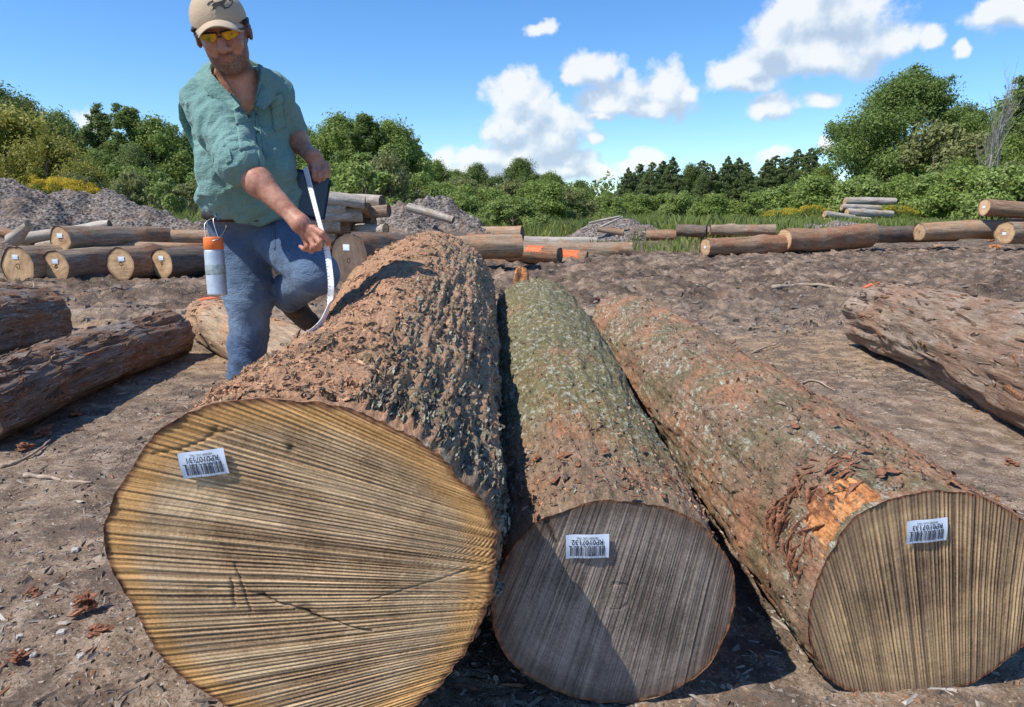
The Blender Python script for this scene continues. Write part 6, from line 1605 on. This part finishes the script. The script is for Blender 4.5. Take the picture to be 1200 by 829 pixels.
stick([(935, 452, 0), (955, 450, .0), (978, 462, .0)], .010, 'short curved twig between the right front log and the weathered log')
stick([(30, 558, 0), (62, 560, .0), (108, 567, .0)], .012, 'pale flat stick on the ground left of the largest cut end')
stick([(0, 548, 0), (30, 540, .0), (60, 520, .01)], .010, 'thin stick in the shadow of the weathered log')
stick([(48, 395, .12), (46, 380, .22), (44, 366, .33)], .010, 'twig standing up beside the dark lumpy log')
stick([(905, 345, 0), (950, 343, 0), (1000, 349, .0)], .03, 'long thin branch lying across the churned mud', M_STRAW)
stick([(150, 383, 0), (175, 386, 0), (200, 392, 0)], .012, 'small twig by the end of the weathered log')
GB = 'red bark fragments on the ground'
def ragged(g, a, b_, c_, lab, seed):
    r = np.random.default_rng(seed); mb = MB(); az = r.uniform(0, pi); D = np.array([cos(az), sin(az), 0]); W = np.array([-sin(az), cos(az), 0])
    for k in range(16):
        o = D * r.normal() * a * .25 + W * r.normal() * b_ * .5 + np.array([0, 0, abs(r.normal()) * c_ * .8]); L = a * r.uniform(.4, 1.0)
        dr = D + r.normal(size=3) * .25; dr /= np.linalg.norm(dr); n = 5; ts = np.linspace(-.5, .5, n)[:, None]
        pts = o + dr * L * ts + np.array([0, 0, 1]) * c_ * r.uniform(.2, .9) * (ts ** 2) * r.choice([-1, 2]) + r.normal(size=(n, 3)) * a * .03
        pts[:, 2] = np.maximum(pts[:, 2], 0)
        mb.tube(pts, np.array([.3, .9, 1, .8, .2]) * r.uniform(.10, .22) * b_, 6, up=W + r.normal(size=3) * .4, flat=2.2)
    return link('bark_fragment', mb.mesh('bark_fragment'), M_BARKCH, None, g, lab, 'bark piece', GB)
frs = [(100, 715, .055, .03, .035, 'ragged red bark fragment with a deep shadow, beside the largest cut end'), (118, 742, .06, .03, .012, 'flat red bark splinter below the ragged fragment'), (38, 692, .03, .015, .010, 'small rusty red bark piece near the left edge'),
       (52, 512, .07, .03, .02, 'curled red bark piece in front of the weathered log'), (30, 528, .05, .03, .015, 'red bark piece left of the curled one'), (88, 488, .045, .03, .012, 'pale bark flake near the weathered log shadow'),
       (20, 765, .03, .02, .010, 'dark bark chip low at the left edge'), (1185, 548, .04, .02, .01, 'red chip on the ground at the right edge'), (800, 385, .05, .03, .03, 'torn orange bark standing up behind the third log'),
       (700, 357, .05, .03, .02, 'small orange bark chip at the far end of the third log'), (150, 410, .05, .03, .012, 'bark flake between the left logs and the man'), (935, 500, .03, .02, .01, 'grey chip right of the third log')]
for i, (px, py, a, b_, c_, lab) in enumerate(frs):
    g = gnd(px, py); g[2] = gz(g[0], g[1]) + c_ * .4; ragged(g, a, b_, c_, lab, 700 + i)
for i, (px, py, a, lab) in enumerate([(72, 740, .016, 'pale stone in front of the ragged red bark fragment'), (62, 722, .012, 'smaller pale stone left of the ragged red fragment'), (88, 640, .02, 'light stone against the left rim of the largest log'),
       (22, 736, .014, 'grey white stone low at the left edge'), (95, 768, .014, 'flat pale stone at the bottom left'), (157, 333, .05, 'pale stone in front of the tagged row'), (858, 512, .014, 'white pebble right of the third log'), (38, 762, .013, 'small white stone at the bottom left corner'), (85, 700, .012, 'little pale stone above the ragged fragment')]):
    a *= .72; g = gnd(px, py); g[2] = gz(g[0], g[1]) + a * .3; chunk('stone', g, (a, a * .8, a * .6), M_STONE, lab, 'stone', 740 + i, 'pale stones', rz=i)

# torn wood and bark at the near end of the third log
def on_log(C0, F, prof, px, py, back):
    """point on the bark below a pixel, 'back' metres behind the sawn end"""
    O = np.array([0, 0, CAM_H]); d = ray(px, py); Cb = C0 + F[:, 0] * back; t = ((Cb - O) @ F[:, 0]) / (d @ F[:, 0]); q = O + d * t - Cb
    y, z = q @ F[:, 1], q @ F[:, 2]; th = atan2(z, y); r = float(prof(np.array([th % (2 * pi)]))[0]); return Cb + F[:, 1] * cos(th) * r + F[:, 2] * sin(th) * r, F[:, 1] * cos(th) + F[:, 2] * sin(th)
def torn_patch():
    th0, th1 = radians(18), radians(62); n, m = 60, 60; T, S = np.meshgrid(np.linspace(th0, th1, n), np.linspace(0, 1, m))
    ln = .17 * (1 - np.abs((T - th0) / (th1 - th0) - .55) ** 1.6 * 1.9) * (1 + .45 * fbm(V3(T * 14, 0, 0), 3, 8)); X = .006 + S * np.clip(ln, .015, 1)
    R = prof3_(T) + .004 + .005 * fbm(V3(X * 12, T * 5, 0), 3, 3) + .007 * fbm(V3(X * 14, T * 45, 0), 4, 9, .6, True) - .012 * sstep(.1, 0, S) ; 
    v = np.stack([X, np.cos(T) * R, np.sin(T) * R], -1).reshape(-1, 3)
    torn_ = link('torn_wood', mesh_np('torn_wood', v, grid_faces(n, m)), M_SPLIT, log3, label='bare orange wood where the bark is torn off')
    r = np.random.default_rng(4)
    for k in range(70):
        t = r.uniform(th0 + .12 * 0, th1 + .1); x = .06 + .2 * r.random(); R0 = float(prof3_(np.array([t]))[0]) + .004
        if k % 2: t = th0 - .10 + r.normal() * .09; x = r.uniform(.01, .26); R0 = float(prof3_(np.array([t]))[0]) + .006
        c = np.array([x, cos(t) * R0, sin(t) * R0]); L = r.uniform(.03, .08); dr = np.array([r.normal() * .7, -sin(t), cos(t)]) ; dr /= np.linalg.norm(dr)
        out = np.array([0, cos(t), sin(t)]); mb = MB(); mb.tube(np.array([c - dr * L * .5, c + out * .012, c + dr * L * .5 + out * .004]), [.002, .006 * r.uniform(.5, 1.2), .0015], 6, flat=.5)
        link('bark_shred', mb.mesh('bark_shred'), M_BARKCH, log3)
torn_patch()
def shreds(root, prof, C0, n, seed, tlo, thi, Lmax, mat=M_BARKCH, sc=1.0, name='bark_shred'):
    """loose bark flakes lying on the log"""
    r = np.random.default_rng(seed)
    for k in range(n):
        t = r.uniform(tlo, thi); x = Lmax * r.random() ** 1.5; R0 = float(prof(np.array([t]))[0]) + .012
        c = np.array([x, cos(t) * R0, sin(t) * R0]); out = np.array([0, cos(t), sin(t)]); tn = np.array([0, -sin(t), cos(t)]); a = r.uniform(0, pi); u = cos(a) * np.array([1, 0, 0]) + sin(a) * tn; w = np.cross(out, u)
        s = r.uniform(.006, .020) * sc; nu = 7; rows = []
        for lay in (0, 1):
            for q, rr in ((0, 1.0), (1, .5)):
                th = np.arange(nu) * 2 * pi / nu; rad = s * rr * (1 + .35 * r.normal(size=nu) * (rr == 1.0))
                rows.append(c + (np.cos(th) * rad)[:, None] * u + (np.sin(th) * rad * .5)[:, None] * w + out * (s * .10 * (1 - lay) + s * .14 * (rr < 1) * (1 - lay)))
        v = np.concatenate(rows); g = grid_faces(nu, 4, wrap_u=True)
        order = [np.arange(nu) + nu, np.arange(nu), np.arange(nu) + 2 * nu, np.arange(nu) + 3 * nu]; v = np.concatenate([v[o_] for o_ in order])
        f = np.concatenate([grid_faces(nu, 4, wrap_u=True)]); t3 = [[0, i, i + 1] for i in range(1, nu - 1)]
        link(name, mesh_np(name, v, [f, np.array(t3)], False), mat, root)
shreds(log2, prof2_, C2w, 26, 11, radians(40), radians(140), .35)
shreds(log3, prof3_, C3w, 22, 13, radians(60), radians(150), .8)
